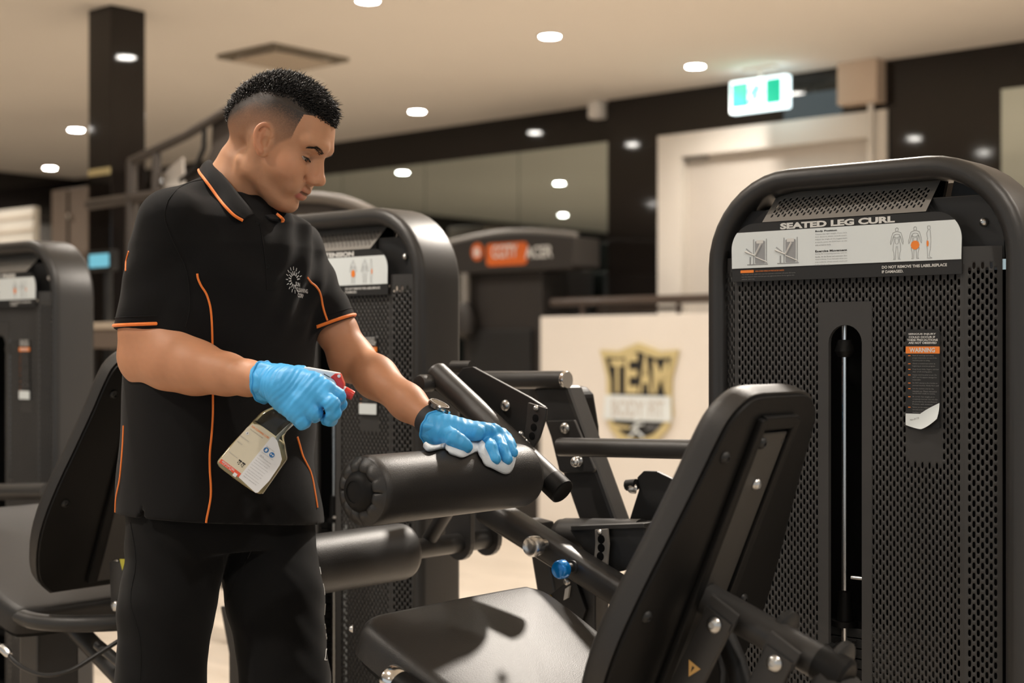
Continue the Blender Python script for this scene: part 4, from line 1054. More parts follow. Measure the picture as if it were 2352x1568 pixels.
# ------------------------------------------------------------------ sculpting: distance fields turned into one surface
class Field:
    def __init__(s, lo, hi, h):
        s.lo = np.array(lo, np.float32); s.h = h
        s.n = np.ceil((np.array(hi) - np.array(lo)) / h).astype(int) + 1
        s.d = np.full(s.n, 0.2, np.float32)
    def _sl(s, lo, hi):
        i0 = np.clip(np.floor((np.array(lo) - s.lo) / s.h).astype(int), 0, s.n); i1 = np.clip(np.ceil((np.array(hi) - s.lo) / s.h).astype(int) + 1, 0, s.n)
        if np.any(i1 <= i0): return None, None
        g = [(s.lo[k] + np.arange(i0[k], i1[k], dtype=np.float32) * np.float32(s.h)) for k in range(3)]
        return tuple(slice(a, b) for a, b in zip(i0, i1)), np.meshgrid(*g, indexing='ij', sparse=True)
    def op(s, fn, lo, hi, k=0.0, mode='add', pad=0.03):
        sl, g = s._sl(np.array(lo) - pad - k, np.array(hi) + pad + k)
        if sl is None: return
        v = fn(*g).astype(np.float32); d = s.d[sl]
        if mode == 'add':
            if k > 0:
                h = np.clip(0.5 + 0.5 * (d - v) / k, 0, 1); s.d[sl] = d * (1 - h) + v * h - k * h * (1 - h)
            else: s.d[sl] = np.minimum(d, v)
        elif mode == 'sub':
            v = -v
            if k > 0:
                h = np.clip(0.5 - 0.5 * (d - v) / k, 0, 1); s.d[sl] = d * (1 - h) + v * h + k * h * (1 - h)
            else: s.d[sl] = np.maximum(d, v)
    def cone(s, a, ra, b, rb, k=0.0, mode='add'):
        a = np.array(a, np.float32); b = np.array(b, np.float32); ab = b - a; L2 = float(ab @ ab) + 1e-12
        def fn(x, y, z):
            t = np.clip(((x - a[0]) * ab[0] + (y - a[1]) * ab[1] + (z - a[2]) * ab[2]) / L2, 0, 1)
            return np.sqrt((x - a[0] - t * ab[0]) ** 2 + (y - a[1] - t * ab[1]) ** 2 + (z - a[2] - t * ab[2]) ** 2) - (ra + t * (rb - ra))
        r = max(ra, rb); s.op(fn, np.minimum(a, b) - r, np.maximum(a, b) + r, k, mode)
    def chain(s, pts, k=0.0, kk=None, mode='add'):
        for (a, ra), (b, rb) in zip(pts[:-1], pts[1:]): s.cone(a, ra, b, rb, k if kk is None else kk, mode)
    def ell(s, c, r, k=0.0, mode='add', R=None):
        c = np.array(c, np.float32); r = np.array(r, np.float32); R = np.eye(3, dtype=np.float32) if R is None else np.array(R, np.float32)
        def fn(x, y, z):
            dx, dy, dz = x - c[0], y - c[1], z - c[2]
            u = [R[i][0] * dx + R[i][1] * dy + R[i][2] * dz for i in range(3)]
            k0 = np.sqrt((u[0] / r[0]) ** 2 + (u[1] / r[1]) ** 2 + (u[2] / r[2]) ** 2)
            k1 = np.sqrt((u[0] / r[0] ** 2) ** 2 + (u[1] / r[1] ** 2) ** 2 + (u[2] / r[2] ** 2) ** 2) + 1e-9
            return k0 * (k0 - 1) / k1
        m = float(max(r)); s.op(fn, c - m, c + m, k, mode)
    def surface(s):
        d = s.d; neg = d < 0
        c = [neg[i:d.shape[0] - 1 + i, j:d.shape[1] - 1 + j, k:d.shape[2] - 1 + k] for i in (0, 1) for j in (0, 1) for k in (0, 1)]
        al = c[0].copy(); an = c[0].copy()
        for q in c[1:]: al &= q; an |= q
        act = an & ~al
        idx = np.argwhere(act); m = len(idx)
        vid = np.full(act.shape, -1, np.int32); vid[tuple(idx.T)] = np.arange(m)
        off = np.array([(i, j, k) for i in (0, 1) for j in (0, 1) for k in (0, 1)])
        val = np.stack([d[tuple((idx + o).T)] for o in off], 1)
        ac = np.zeros((m, 3)); cnt = np.zeros(m)
        for a in range(8):
            for b in range(a + 1, 8):
                if np.abs(off[a] - off[b]).sum() != 1: continue
                va, vb = val[:, a], val[:, b]; cr = (va < 0) != (vb < 0)
                t = np.where(cr, va / (va - vb + 1e-20), 0)[:, None]
                ac += np.where(cr[:, None], off[a] + t * (off[b] - off[a]), 0); cnt += cr
        V = s.lo + (idx + ac / cnt[:, None]) * s.h
        Q = []
        for ax in range(3):
            o1, o2 = [k for k in range(3) if k != ax]
            sl0 = [slice(None)] * 3; sl1 = [slice(None)] * 3
            sl0[ax] = slice(0, -1); sl1[ax] = slice(1, None)
            cr = neg[tuple(sl0)] != neg[tuple(sl1)]
            e = np.argwhere(cr); ok = np.all(e[:, [o1, o2]] > 0, 1) & np.all(e[:, [o1, o2]] < np.array(act.shape)[[o1, o2]], 1) & (e[:, ax] < act.shape[ax]); e = e[ok]
            inside = neg[tuple(e.T)]
            q = []
            for (i, j) in ((1, 1), (0, 1), (0, 0), (1, 0)):
                p = e.copy(); p[:, o1] -= i; p[:, o2] -= j; q.append(vid[tuple(p.T)])
            q = np.stack(q, 1); flip = inside if ax != 1 else ~inside
            q[~flip] = q[~flip][:, ::-1]; Q.append(q)
        Q = np.concatenate(Q); Q = Q[np.all(Q >= 0, 1)]
        return V, Q
def relax(V, Q, it=1, w=0.5):
    E = np.concatenate([Q[:, [0, 1]], Q[:, [1, 2]], Q[:, [2, 3]], Q[:, [3, 0]]])
    for _ in range(it):
        acc = np.zeros_like(V); n = np.zeros(len(V))
        for a, b in ((0, 1), (1, 0)):
            np.add.at(acc, E[:, a], V[E[:, b]]); np.add.at(n, E[:, a], 1)
        V = V * (1 - w) + w * acc / np.maximum(n, 1)[:, None]
    return V
def noise3(p, f, seed=0):
    """cheap smooth noise from summed sines"""
    r = np.random.default_rng(seed); out = np.zeros(len(p))
    for _ in range(6):
        k = r.normal(size=3) * f; out += np.sin(p @ k + r.uniform(0, 6.28))
    return out / 6

# ------------------------------------------------------------------ the young man
BD_ = 2.55                                              # distance of his spine from the lens
Fv = Vector((CT, -ST, 0)); Rv = Vector((-ST, -CT, 0)); Zv = Vector((0, 0, 1))
C0 = Vector(((512 - CX) * BD_ / FPX, BD_, 0))
man = empty('person', (C0.x, C0.y, 0))
tag(man, 'young man in black polo with orange piping and blue gloves, looking down at the roller', 'person')
C0n = np.array(C0)
def toman(V): return np.asarray(V) - np.array([C0.x, C0.y, 0.0])
npv = lambda v: np.array([v[0], v[1], v[2]], np.float64)

# joints
shR = P(396, 512, 2.42); elR = P(322, 838, 2.46); wrR = P(606, 872, 2.31)
shL = P(672, 577, 2.66); elL = P(808, 822, 2.60); wrL = P(1000, 975, 2.425)

# --- head, sculpted upright in its own frame (x forward, y his left, z up), then nodded forward
HS = 1.03
psi, nod = math.radians(11), math.radians(27)
HF = Vector((math.cos(psi), -math.sin(psi), 0)); HL = Vector((math.sin(psi), math.cos(psi), 0))
hx = HF * math.cos(nod) - Zv * math.sin(nod); hz = HF * math.sin(nod) + Zv * math.cos(nod); hy = HL
HO = P(614, 325, 2.52)
RH = np.array([hx, hy, hz]).T                            # columns: head axes in the world
def h2w(p): return np.asarray(p) * HS @ RH.T + np.array(HO)
def w2h(v): return (np.array(v) - np.array(HO)) @ RH / HS
hd_ = Field((-.125, -.105, -.21), (.135, .105, .130), .00135)
hd_.ell((.012, 0, .045), (.088, .0745, .0735))
hd_.ell((-.030, 0, .022), (.050, .060, .050), .02)
zt = np.array([-.0945, -.088, -.079, -.068, -.050, -.033, -.010, .012, .034, .050, .07])
xf = np.array([.074, .086, .0935, .0930, .0985, .1005, .0975, .0965, .1045, .1010, .090])
xb = np.array([.052, .036, .018, .006, -.006, -.012, -.020, -.022, -.022, -.022, -.022])
ww = np.array([.016, .026, .037, .0475, .0560, .0625, .0675, .0680, .0680, .0680, .064])
def face(x, y, z):
    zc = np.clip(z, zt[0], zt[-1]); F_ = np.interp(zc, zt, xf).astype(np.float32); Bk = np.interp(zc, zt, xb).astype(np.float32); Wd = np.interp(zc, zt, ww).astype(np.float32)
    xm = Bk + .38 * (F_ - Bk); L = np.where(x > xm, F_ - xm, xm - Bk)
    nn = np.interp(zc, [-.06, -.03, .0, .03], [1.72, 1.80, 2.1, 2.35]).astype(np.float32)
    r = ((np.abs(x - xm) / L) ** nn + (np.abs(y) / Wd) ** nn) ** (1 / nn)
    d = (r - 1) * np.minimum(np.minimum(L, Wd), .05)
    return np.maximum(d, np.maximum(zt[0] - z, z - zt[-1]))
hd_.op(face, (-.06, -.09, -.11), (.125, .09, .09), .012)
for s in (-1, 1):
    hd_.cone((.006, s * .056, .0), .014, (.016, s * .0505, -.052), .012, .016)
    hd_.cone((.016, s * .0505, -.052), .012, (.076, s * .014, -.0795), .011, .016)
    hd_.ell((.066, s * .043, -.022), (.028, .022, .022), .022)        # cheeks
    hd_.ell((.083, s * .026, -.046), (.014, .016, .014), .016)        # beside the smiling mouth
hd_.ell((.083, 0, -.079), (.015, .018, .0145), .012)                   # chin
# brow ridge and sockets
for s in (-1, 1):
    hd_.cone((.100, s * .012, .033), .009, (.084, s * .048, .033), .009, .012)
    hd_.ell((.1035, s * .0335, .0080), (.0185, .0175, .0105), .010, 'sub')
# nose
hd_.cone((.0985, 0, .016), .0062, (.1130, 0, -.0125), .0072, .010)
for s in (-1, 1): hd_.cone((.0930, s * .0110, .004), .0085, (.1010, s * .0100, -.014), .0095, .010)
hd_.ell((.1160, 0, -.0195), (.0102, .0096, .0085), .008)
for s in (-1, 1): hd_.ell((.1060, s * .0125, -.0240), (.0105, .0068, .0074), .006)
hd_.cone((.1100, 0, -.0245), .0045, (.1015, 0, -.0320), .0055, .007)
for s in (-1, 1): hd_.ell((.1105, s * .0064, -.0312), (.0048, .0030, .0026), .002, 'sub')
for s in (-1, 1): hd_.cone((.0945, s * .0215, -.026), .0012, (.0835, s * .0310, -.045), .0008, .008, 'sub')   # smile fold
# lips
up = [(.0835, -.0285, -.0452), (.0925, -.0180, -.0468), (.1010, -.0080, -.0440), (.1040, 0, -.0446), (.1010, .0080, -.0440), (.0925, .0180, -.0468), (.0835, .0285, -.0452)]
hd_.chain([(p, r) for p, r in zip(up, (.0022, .0040, .0052, .0052, .0052, .0040, .0022))], .004)
lo = [(.0830, -.0275, -.0478), (.0910, -.0170, -.0538), (.0975, -.0075, -.0565), (.0995, 0, -.0568), (.0975, .0075, -.0565), (.0910, .0170, -.0538), (.0830, .0275, -.0478)]
hd_.chain([(p, r) for p, r in zip(lo, (.0020, .0044, .0060, .0064, .0060, .0044, .0020))], .004)
sm = [(.0870, -.0305, -.0448), (.0955, -.0190, -.0494), (.1050, -.0080, -.0506), (.1078, 0, -.0508), (.1050, .0080, -.0506), (.0955, .0190, -.0494), (.0870, .0305, -.0448)]
hd_.chain([(p, .0006) for p in sm], .0016, mode='sub')
# eyelids over the eyeballs, gaze lowered
EY = (.0790, .0325, .0060); ER = .0125
for s in (-1, 1):
    c = np.array((EY[0], s * EY[1], EY[2]))
    def lids(x, y, z, c=c, sg=s):
        dx, dy, dz = x - c[0], y - c[1], z - c[2]
        r = np.sqrt(dx * dx + dy * dy + dz * dz); el = dz / (np.abs(dx) + 1e-4)
        shell = r - (ER + .0016)
        slit = np.minimum(dz + .0012 + .10 * np.abs(dy), -(dz + .0062 - .14 * np.abs(dy)))      # positive inside the slit
        slit = np.minimum(dz * 0 + 1, 1) * (np.minimum(-(dz - .0014 - .16 * dy * sg + .16 * np.abs(dy)), (dz + .0060 - .16 * dy * sg - .16 * np.abs(dy))))
        return np.maximum(shell, slit)
    hd_.op(lids, c - .016, c + .016, .0030)
# ears
for s in (-1, 1):
    eo = np.array((.0215, s * .0690, .0020)); e2 = np.array((-.28, 0, .96)); e2 /= np.linalg.norm(e2)
    nrm = np.array((.42, s * .90, .12)); nrm -= e2 * (nrm @ e2); nrm /= np.linalg.norm(nrm)
    e1 = np.cross(e2, nrm) * s; e1 = e1 if e1[0] > 0 else -e1
    EP = lambda p, q, o: eo + e1 * p * .82 + e2 * q * .78 + nrm * o
    R_ = np.array([e1, e2, nrm])
    hd_.ell(EP(-.001, .002, .004), (.0170, .0275, .0050), .003, R=R_)
    hel = [(.006, .002), (.014, .012), (.013, .022), (.006, .030), (-.005, .0325), (-.014, .027), (-.019, .016), (-.0185, .003), (-.015, -.008), (-.010, -.018), (-.003, -.026)]
    hr_ = (.002, .003, .0032, .0033, .0033, .0033, .0033, .0032, .0031, .0034, .004)
    hs_ = smooth_curve([(p, q, 100 * r) for (p, q), r in zip(hel, hr_)], 4)
    hd_.chain([(EP(h_.x, h_.y, .0085 - .10 * h_.x), h_.z / 100) for h_ in hs_], .0012)
    hd_.ell(EP(.001, -.0265, .005), (.0085, .0085, .0040), .004, R=R_)
    hd_.chain([(EP(-.004, .022, .007), .0026), (EP(-.0105, .010, .0085), .0032), (EP(-.010, -.006, .0085), .0034), (EP(-.004, -.015, .008), .0034)], .003)
    hd_.ell(EP(.004, -.003, .0100), (.0075, .0095, .0055), .002, 'sub', R=R_)
    hd_.cone(EP(.0125, -.001, .005), .0036, EP(.0115, -.009, .005), .0036, .003)
# neck
nk = [(w2h(P(572, 385, 2.545)), .0560), (w2h(P(545, 440, 2.55)), .0585), (w2h(P(510, 505, 2.55)), .066)]
hd_.cone(nk[0][0], nk[0][1], nk[1][0], nk[1][1], .022); hd_.cone(nk[1][0], nk[1][1], nk[2][0], nk[2][1], .01)
for s in (-1, 1):   # neck muscles from behind the ears to the collar bones
    hd_.cone((-.004, s * .044, -.046), .011, w2h(P(578, 500, 2.53) + (Rv * -.012 * s)), .011, .02)
hd_.ell(w2h(P(606, 482, 2.53)), (.010, .010, .012), .016)
V, Q = hd_.surface(); V = relax(V, Q, 1, .35)
# skin colour per point: skin, lips, shaved sides, faint beard shade
x, y, z = V.T
sm_ = lambda a, b, t: (lambda u: u * u * (3 - 2 * u))(np.clip((t - a) / (b - a), 0, 1))
zc = np.interp(x, [-.075, -.066, -.058, -.026, .026, .066, .095], [-.03, -.008, .030, .070, .084, .080, .078])
top = sm_(-.012, .008, z - zc + .004 * noise3(V, 260, 3))
xs = np.interp(z, [-.07, -.022, -.014, .010, .034, .060, .072, .10], [-.006, .000, .036, .046, .068, .068, .070, .098])
stub = sm_(.006, -.004, x - xs) * (.17 + .66 * sm_(-.045, .085, z) + .25 * sm_(-.045, -.005, z - zc) + .30 * sm_(-.02, -.065, x) * sm_(-.03, .03, z)) * sm_(-.075, -.045, z)
stub *= 1 - .55 * np.exp(-(((x - .019) / .022) ** 2 + ((z + .006) / .032) ** 2)) * (np.abs(y) > .03)
ear = (np.abs(y) > .0765) & (np.abs(z + .004) < .034) & (x > -.012) & (x < .038); stub = stub * sm_(.75, 1.15, np.sqrt(((x - .019) / .020) ** 2 + ((z - .001) / .031) ** 2) + 2 * (np.abs(y) < .05))
grain = .90 + .20 * rng.random(len(V))
hairm = np.clip(np.maximum(top * .985, stub * grain), 0, 1)
hairm = np.where(x > np.interp(z, [.07, .08, .10, .12], [.062, .086, .098, .1]), hairm * .0, hairm)
skin = np.tile(np.array([.505, .262, .150]), (len(V), 1))
blush = np.exp(-(((x - .07) / .03) ** 2 + ((z + .018) / .022) ** 2)) * .35 + np.exp(-(((x - .115) / .015) ** 2 + ((z + .012) / .014) ** 2)) * .3 + np.where(ear, .55, 0)
skin *= 1 + blush[:, None] * np.array([.10, -.10, -.10])
skin *= (1 + .04 * noise3(V, 90, 5))[:, None]
beard = sm_(-.030, -.050, z) * sm_(.012, .04, x) * (.08 + .05 * rng.random(len(V))) + .16 * np.exp(-(((x - .103) / .012) ** 2 + ((z + .036) / .006) ** 2)) * sm_(.024, .012, np.abs(y))
beard += .14 * np.exp(-(((x - .088) / .02) ** 2 + ((z + .092) / .010) ** 2))
skin *= (1 - beard)[:, None]
def near_chain(ch, rr):
    dm = np.full(len(V), 9.0)
    for a, b in zip(ch[:-1], ch[1:]):
        a = np.array(a); ab = np.array(b) - a; t = np.clip((V - a) @ ab / (ab @ ab), 0, 1)
        dm = np.minimum(dm, np.linalg.norm(V - a - t[:, None] * ab, axis=1))
    return sm_(rr, rr * .75, dm)
lip = np.maximum(near_chain(up, .0066) * .75, near_chain(lo, .0080))
skin = skin * (1 - lip[:, None]) + lip[:, None] * np.array([.42, .135, .105])
slit_ = near_chain(sm, .0030) * .65; skin *= (1 - slit_)[:, None]
colr = skin * (1 - hairm[:, None]) + hairm[:, None] * np.array([.030, .024, .021])
headV, headQ, headC = toman(h2w(V)), Q, colr

# --- arms and a slim torso core under the polo
ar_ = Field((C0.x - .30, 2.12, .85), (C0.x + .56, 2.86, 1.46), .0031)
ar_.chain([(shR, .044), (P(350, 690, 2.44), .046), (P(339, 760, 2.45), .0475), (P(343, 812, 2.455), .0520)], .01)
ar_.cone(P(350, 768, 2.445), .0480, P(412, 812, 2.415), .0500, .015)
ar_.chain([(P(346, 820, 2.455), .0545), (P(400, 832, 2.42), .0525), (P(450, 844, 2.395), .0455), (P(520, 859, 2.36), .0345), (P(570, 868, 2.335), .0285), (wrR, .0250)], .012)
ar_.cone(wrR, .0255, wrR.lerp(elR, -.10), .026, .01)
ar_.chain([(shL, .030), (shL.lerp(elL, .55), .0320), (shL.lerp(elL, .75), .0365), (elL, .0345)], .015)
ar_.chain([(elL, .0340), (elL.lerp(wrL, .30), .0345), (elL.lerp(wrL, .68), .0280), (wrL, .0235)], .025)
ar_.ell(elL + Vector((-.002, .0, -.006)), (.029, .027, .029), .03)
core = Vector((C0.x, C0.y, 0))
ar_.chain([(core + Fv * .02 + Zv * 1.36, .075), (core + Zv * 1.12, .09), (core + Zv * .92, .09)], .03)
ar_.chain([(shR, .045), (core + Fv * .02 + Zv * 1.36, .07), (shL, .045)], .03)
ar_.cone(core + Fv * .02 + Zv * 1.34, .06, P(510, 505, 2.55), .055, .03)
V, Q = ar_.surface(); V = relax(V, Q, 2, .5)
c = np.tile(np.array([.495, .248, .140]), (len(V), 1)); c *= (1 + .05 * noise3(V, 60, 8) + .03 * noise3(V, 300, 9))[:, None]
dE = np.linalg.norm(V - npv(elR), axis=1); c *= (1 + .07 * np.exp(-(dE / .05) ** 2))[:, None] * np.array([1, .97, .96])
armV, armQ, armC = toman(V), Q, c
bv = np.concatenate([armV, headV]); bq = np.concatenate([armQ, headQ + len(armV)]); bc_ = np.concatenate([armC, headC])
me = mesh_np('body', bv, bq)
ca = me.color_attributes.new('tint', 'FLOAT_COLOR', 'POINT'); ca.data.foreach_set('color', np.concatenate([bc_, np.ones((len(bc_), 1))], 1).astype(np.float32).ravel())
M['skin'] = mat('skin', (.46, .22, .12), 0.52, attr='tint', sss=0.22, bump=0.06, bscale=700, spec=0.45)
body = link('body', me, M['skin'], man, smooth=True)

# eyes
M['eye_white'] = mat('eye_white', (.55, .48, .43), 0.15); M['iris'] = mat('dark_brown_iris', (.02, .010, .006), 0.08)
for s in (-1, 1):
    c = np.array((EY[0], s * EY[1], EY[2]))
    look = np.array((.80, -.02, -.42)); look /= np.linalg.norm(look)
    p0 = Vector(toman(h2w(c))); dirw = Vector(RH @ look)
    bmm = bmesh.new(); bmesh.ops.create_uvsphere(bmm, u_segments=24, v_segments=16, radius=ER * HS)
    vs = [v.co + p0 for v in bmm.verts]; bmm.verts.index_update(); fs_ = [[v.index for v in f.verts] for f in bmm.faces]; bmm.free()
    eb = MB().add(vs, fs_).build('eye', M['eye_white'], man, smooth=True)
    MB().lathe([(ER * HS * .86, .0064), (ER * HS * .955, .0050), (ER * HS * 1.01, .0030), (ER * HS * 1.025, .0008)], p0, p0 + dirw, 20).build('iris', M['iris'], eb, smooth=True)
    lashes = MB()
    for k in range(40):
        t = -1 + 2 * k / 39
        yy = t * .0118; zz_ = .0016 + .16 * yy * s - .16 * abs(yy); xx_ = math.sqrt(max(1e-8, (ER + .0014) ** 2 - yy * yy - zz_ * zz_))
        a = c + np.array((xx_, yy, zz_)); b = a + np.array((.0046, yy * .3, -.0026 - .001 * abs(t)))
        lashes.tube([Vector(toman(h2w(a))), Vector(toman(h2w((a + b) / 2 + np.array((.0006, 0, -.0006))))), Vector(toman(h2w(b)))], [.00034, .00024, .00007], 4)
    M['hair'] = M.get('hair') or mat('black_hair', (.0070, .0055, .0048), 0.40, spec=0.45)
    lashes.build('eyelashes', M['hair'], eb)

# hair: short spikes over the crown, eyebrow hairs; roots found on the scalp mesh
bvh = BVHTree.FromPolygons([tuple(p) for p in headV], [tuple(int(i) for i in f) for f in headQ])
def scalp_hit(hp, hd_dir):
    o = Vector(toman(h2w(np.asarray(hp) + np.asarray(hd_dir) * .2))); dr = Vector(-(RH @ np.asarray(hd_dir))).normalized()
    h = bvh.ray_cast(o, dr); return h[0], h[1]
def hair_spikes(n, seed):
    r = np.random.default_rng(seed); V_, F_ = [], []
    made = 0; tries = 0
    while made < n and tries < n * 8:
        tries += 1
        d = r.normal(size=3); d /= np.linalg.norm(d)
        if d[2] < -.45: continue
        cc = np.array((.012, 0, .045))
        h, nn = scalp_hit(cc, d)
        if h is None: continue
        q = w2h(np.array(h) + np.array((C0.x, C0.y, 0)))
        zc_ = np.interp(q[0], [-.080, -.070, -.058, -.026, .026, .066, .100], [-.02, .000, .034, .074, .087, .081, .076])
        m = q[2] - zc_
        if q[0] > .104 or m < -.006 + .010 * r.random(): continue
        f = np.clip((m + .008) / .024, 0, 1)
        front = np.clip((q[0] - .02) / .07, 0, 1); topq = np.clip((q[2] - .06) / .06, 0, 1)
        back = np.clip((-.03 - q[0]) / .03, 0, 1)
        L = (.003 + .0115 * f * (1 - .45 * back) + .006 * front * f) * (.55 + .6 * r.random()) * (1.4 if r.random() < .08 else 1)
        nh = RH.T @ np.array(nn)
        gd = nh * .62 + np.array((.55 + .75 * front - .55 * back, 0, .30 - .55 * front - .1 * back)) * .8 + r.normal(size=3) * .30
        gd[1] *= .7; gd /= np.linalg.norm(gd)
        w = RH @ gd; rt = np.array(h) - np.array(nn) * .0015
        tip = rt + w * L * HS; mid = rt + (w * .55 + np.array(nn) * .12) * L * HS
        t1 = np.cross(w, r.normal(size=3)); t1 /= np.linalg.norm(t1); t2 = np.cross(w, t1)
        rw = .0009 + .0005 * r.random(); b0 = len(V_)
        for k in range(3):
            a = k * 2.094; V_.append(rt + (t1 * math.cos(a) + t2 * math.sin(a)) * rw)
        for k in range(3):
            a = k * 2.094 + .5; V_.append(mid + (t1 * math.cos(a) + t2 * math.sin(a)) * rw * .75)
        V_.append(tip)
        for k in range(3):
            j = (k + 1) % 3; F_ += [(b0 + k, b0 + j, b0 + 3 + j, b0 + 3 + k), (b0 + 3 + k, b0 + 3 + j, b0 + 6)]
        made += 1
    return V_, F_
hv, hf = hair_spikes(14000, 11)
hair = link('hair', mesh('hair', hv, hf), M['hair'], man, smooth=True)
for s in (-1, 1):
    mb = MB(); r = np.random.default_rng(5 + s)
    for k in range(190):
        t = r.random() ** 1.35; wd = .0042 * (1 - .75 * t ** 2.2) * (r.random() - .5) * 1.4
        yy = .013 + .031 * t; zz_ = .0215 + .0075 * math.sin(min(1, t * 1.3) * 1.57) - .006 * max(0, t - .62) / .38 - .0022 * (1 - t) + wd
        h, nn = scalp_hit((.06, s * yy, zz_), (1, s * .25 * t, .05))
        if h is None: continue
        gd = np.array((-.25, s * 1.0, .35 - .8 * t)) + r.normal(size=3) * .15; gd /= np.linalg.norm(gd)
        w = Vector(RH @ gd); a = h - nn * .0003
        mb.tube([a, a + w * .0035 + nn * .0009, a + w * .0065 + nn * .0006], [.00042, .00034, .0001], 3, cap=False)
    mb.build('eyebrow', M['hair'], man)
# --- polo shirt
def bframe(x, y):
    dx, dy = x - C0.x, y - C0.y
    return dx * Fv.x + dy * Fv.y, dx * Rv.x + dy * Rv.y
sf = Field((C0.x - .30, 2.18, .79), (C0.x + .32, 2.90, 1.50), .0034)
tz = np.array([.800, .95, 1.07, 1.17, 1.27, 1.33, 1.375, 1.398, 1.412, 1.424])
tc = np.array([.000, -.008, -.012, .000, .012, .015, .016, .018, .022, .026])
tw = np.array([.194, .184, .176, .178, .184, .180, .156, .108, .075, .055])
td = np.array([.146, .139, .133, .131, .129, .120, .102, .084, .068, .056])
def torso(x, y, z):
    f, r = bframe(x, y); zc = np.clip(z, tz[0], tz[-1])
    cf = np.interp(zc, tz, tc); w = np.interp(zc, tz, tw); d = np.interp(zc, tz, td)
    n = 2.3
    q = ((np.abs(f - cf) / d) ** n + (np.abs(r) / w) ** n) ** (1 / n)
    v = (q - 1) * np.minimum(w, d) * .9
    # soft folds: hanging drape at the waist, pulls from the left shoulder, small creases
    lowm = np.clip((1.12 - z) / .2, 0, 1); upm = np.clip((z - 1.15) / .1, 0, 1)
    v = v + lowm * (.0045 * np.sin(34 * (z - .28 * r) + 7 * f + 1.5 * np.sin(16 * r)) * np.clip(.6 + np.sin(9 * r + 2), 0, 1.4) + .004 * np.sin(30 * r + 8 * z))
    v = v + upm * np.clip((.03 - r) / .1, 0, 1) * .0045 * np.sin(95 * (r + .55 * (z - 1.2)) + 9 * f)
    v = v + upm * .0022 * np.sin(55 * (z - .6 * r))
    return np.maximum(v, np.maximum(.845 + .10 * r - z, z - tz[-1]))
sf.op(torso, (C0.x - .24, C0.y - .24, .80), (C0.x + .24, C0.y + .24, 1.49))
def sleeve(sh, top, end, r0, r1, seed, ax):
    ax = ax.normalized(); dr = (end - top).normalized(); e = npv(end); a = npv(ax)
    tmp = Field(sf.lo, sf.lo + (sf.n - 1) * sf.h, sf.h)
    tmp.d[...] = .2
    tmp.cone(npv(sh), r0 * .98, npv(top), r0); tmp.cone(npv(top), r0, npv(end + dr * .06), r1, .02)
    n = tmp.n; g = np.meshgrid(*[tmp.lo[k] + np.arange(n[k], dtype=np.float32) * np.float32(tmp.h) for k in range(3)], indexing='ij', sparse=True)
    al = (g[0] - e[0]) * a[0] + (g[1] - e[1]) * a[1] + (g[2] - e[2]) * a[2]
    fold = .0028 * np.sin(70 * al + 30 * g[0] * (1 + seed)) * np.exp(-((al + .07) / .05) ** 2)
    d = np.maximum(tmp.d + fold, al)
    k = .024; m = min(sf.d.shape, d.shape); d = d[:sf.d.shape[0], :sf.d.shape[1], :sf.d.shape[2]]
    h = np.clip(.5 + .5 * (sf.d - d) / k, 0, 1); sf.d = sf.d * (1 - h) + d * h - k * h * (1 - h)
sf.cone(P(488, 436, 2.515), .030, P(420, 482, 2.455), .036, .03); sf.cone(P(500, 440, 2.56), .034, P(560, 470, 2.60), .040, .03); sf.cone(P(585, 492, 2.60), .026, P(650, 545, 2.645), .036, .03)
eR = P(337, 751, 2.45); eL = P(760, 748, 2.612)
sleeve(core + Fv * .01 + Rv * .085 + Zv * 1.372, shR + Vector((0, 0, .0)), eR, .0545, .0515, 0, Vector((.03, 0, -1)))
sleeve(core + Fv * .03 - Rv * .085 + Zv * 1.345, shL + Vector((0, 0, .0)), eL, .0525, .0480, 1, Vector((.35, 0, -.94)))
for dz_ in (-.02, 0, .02, .04): sf.chain([(P(328, 1215, 2.40) + Vector((0, dz_, 0)), .016), (P(336, 1158, 2.40) + Vector((0, dz_, 0)), .0025)], mode='sub')
V, Q = sf.surface(); V = relax(V, Q, 2, .5)
SV = V; shirt_bvh = BVHTree.FromPolygons([tuple(p) for p in SV], [tuple(int(i) for i in f) for f in Q])
M['polo'] = mat('black_pique_knit', (.0052, .0052, .0056), .85, bump=.18, bscale=1500, sheen=.06, spec=.16, bumptype='voronoi')
M['piping'] = mat('orange_piping', (.85, .20, .022), .6, sheen=.2)
shirt = link('polo_shirt', mesh_np('polo_shirt', toman(SV), Q), M['polo'], man, smooth=True)
MO = Vector((C0.x, C0.y, 0)); CAMP = Vector((0, 0, HC))
def hit(px, py, bv=None, off=.0, Dd=None):
    d = (P(px, py, 1.0) - CAMP).normalized()
    h = (bv or shirt_bvh).ray_cast(CAMP, d)
    if h[0] is None: return P(px, py, Dd) - MO if Dd else None
    return h[0] - d * off - MO
def piping(pts, rad=.0019, par=None, off=.0004, bv=None):
    ps = [hit(px, py, bv, off) for px, py in pts]; ps = [p for p in ps if p is not None]
    if len(ps) < 2: return None
    # reproject a smooth curve through the seam points
    cur = []
    pts2 = smooth_curve([(px, py, 0) for px, py in pts], 5)
    for q in pts2:
        h = hit(q.x, q.y, bv, off)
        if h is not None and (not cur or (h - cur[-1]).length < .05): cur.append(h)
    return MB().tube(cur, rad, 8).build('piping', M['piping'], par or shirt, smooth=True)
piping([(453, 628), (455, 640), (462, 656), (470, 668), (476, 680), (482, 700), (485, 720), (487, 752), (488, 801), (489, 850), (489, 905), (489, 950), (486, 1000), (482, 1040), (482, 1080), (484, 1110), (484, 1140), (479, 1170), (474, 1195), (472, 1219)])
piping([(284, 977), (282, 1020), (279, 1060), (275, 1100), (269, 1130), (266, 1150), (265, 1180)])
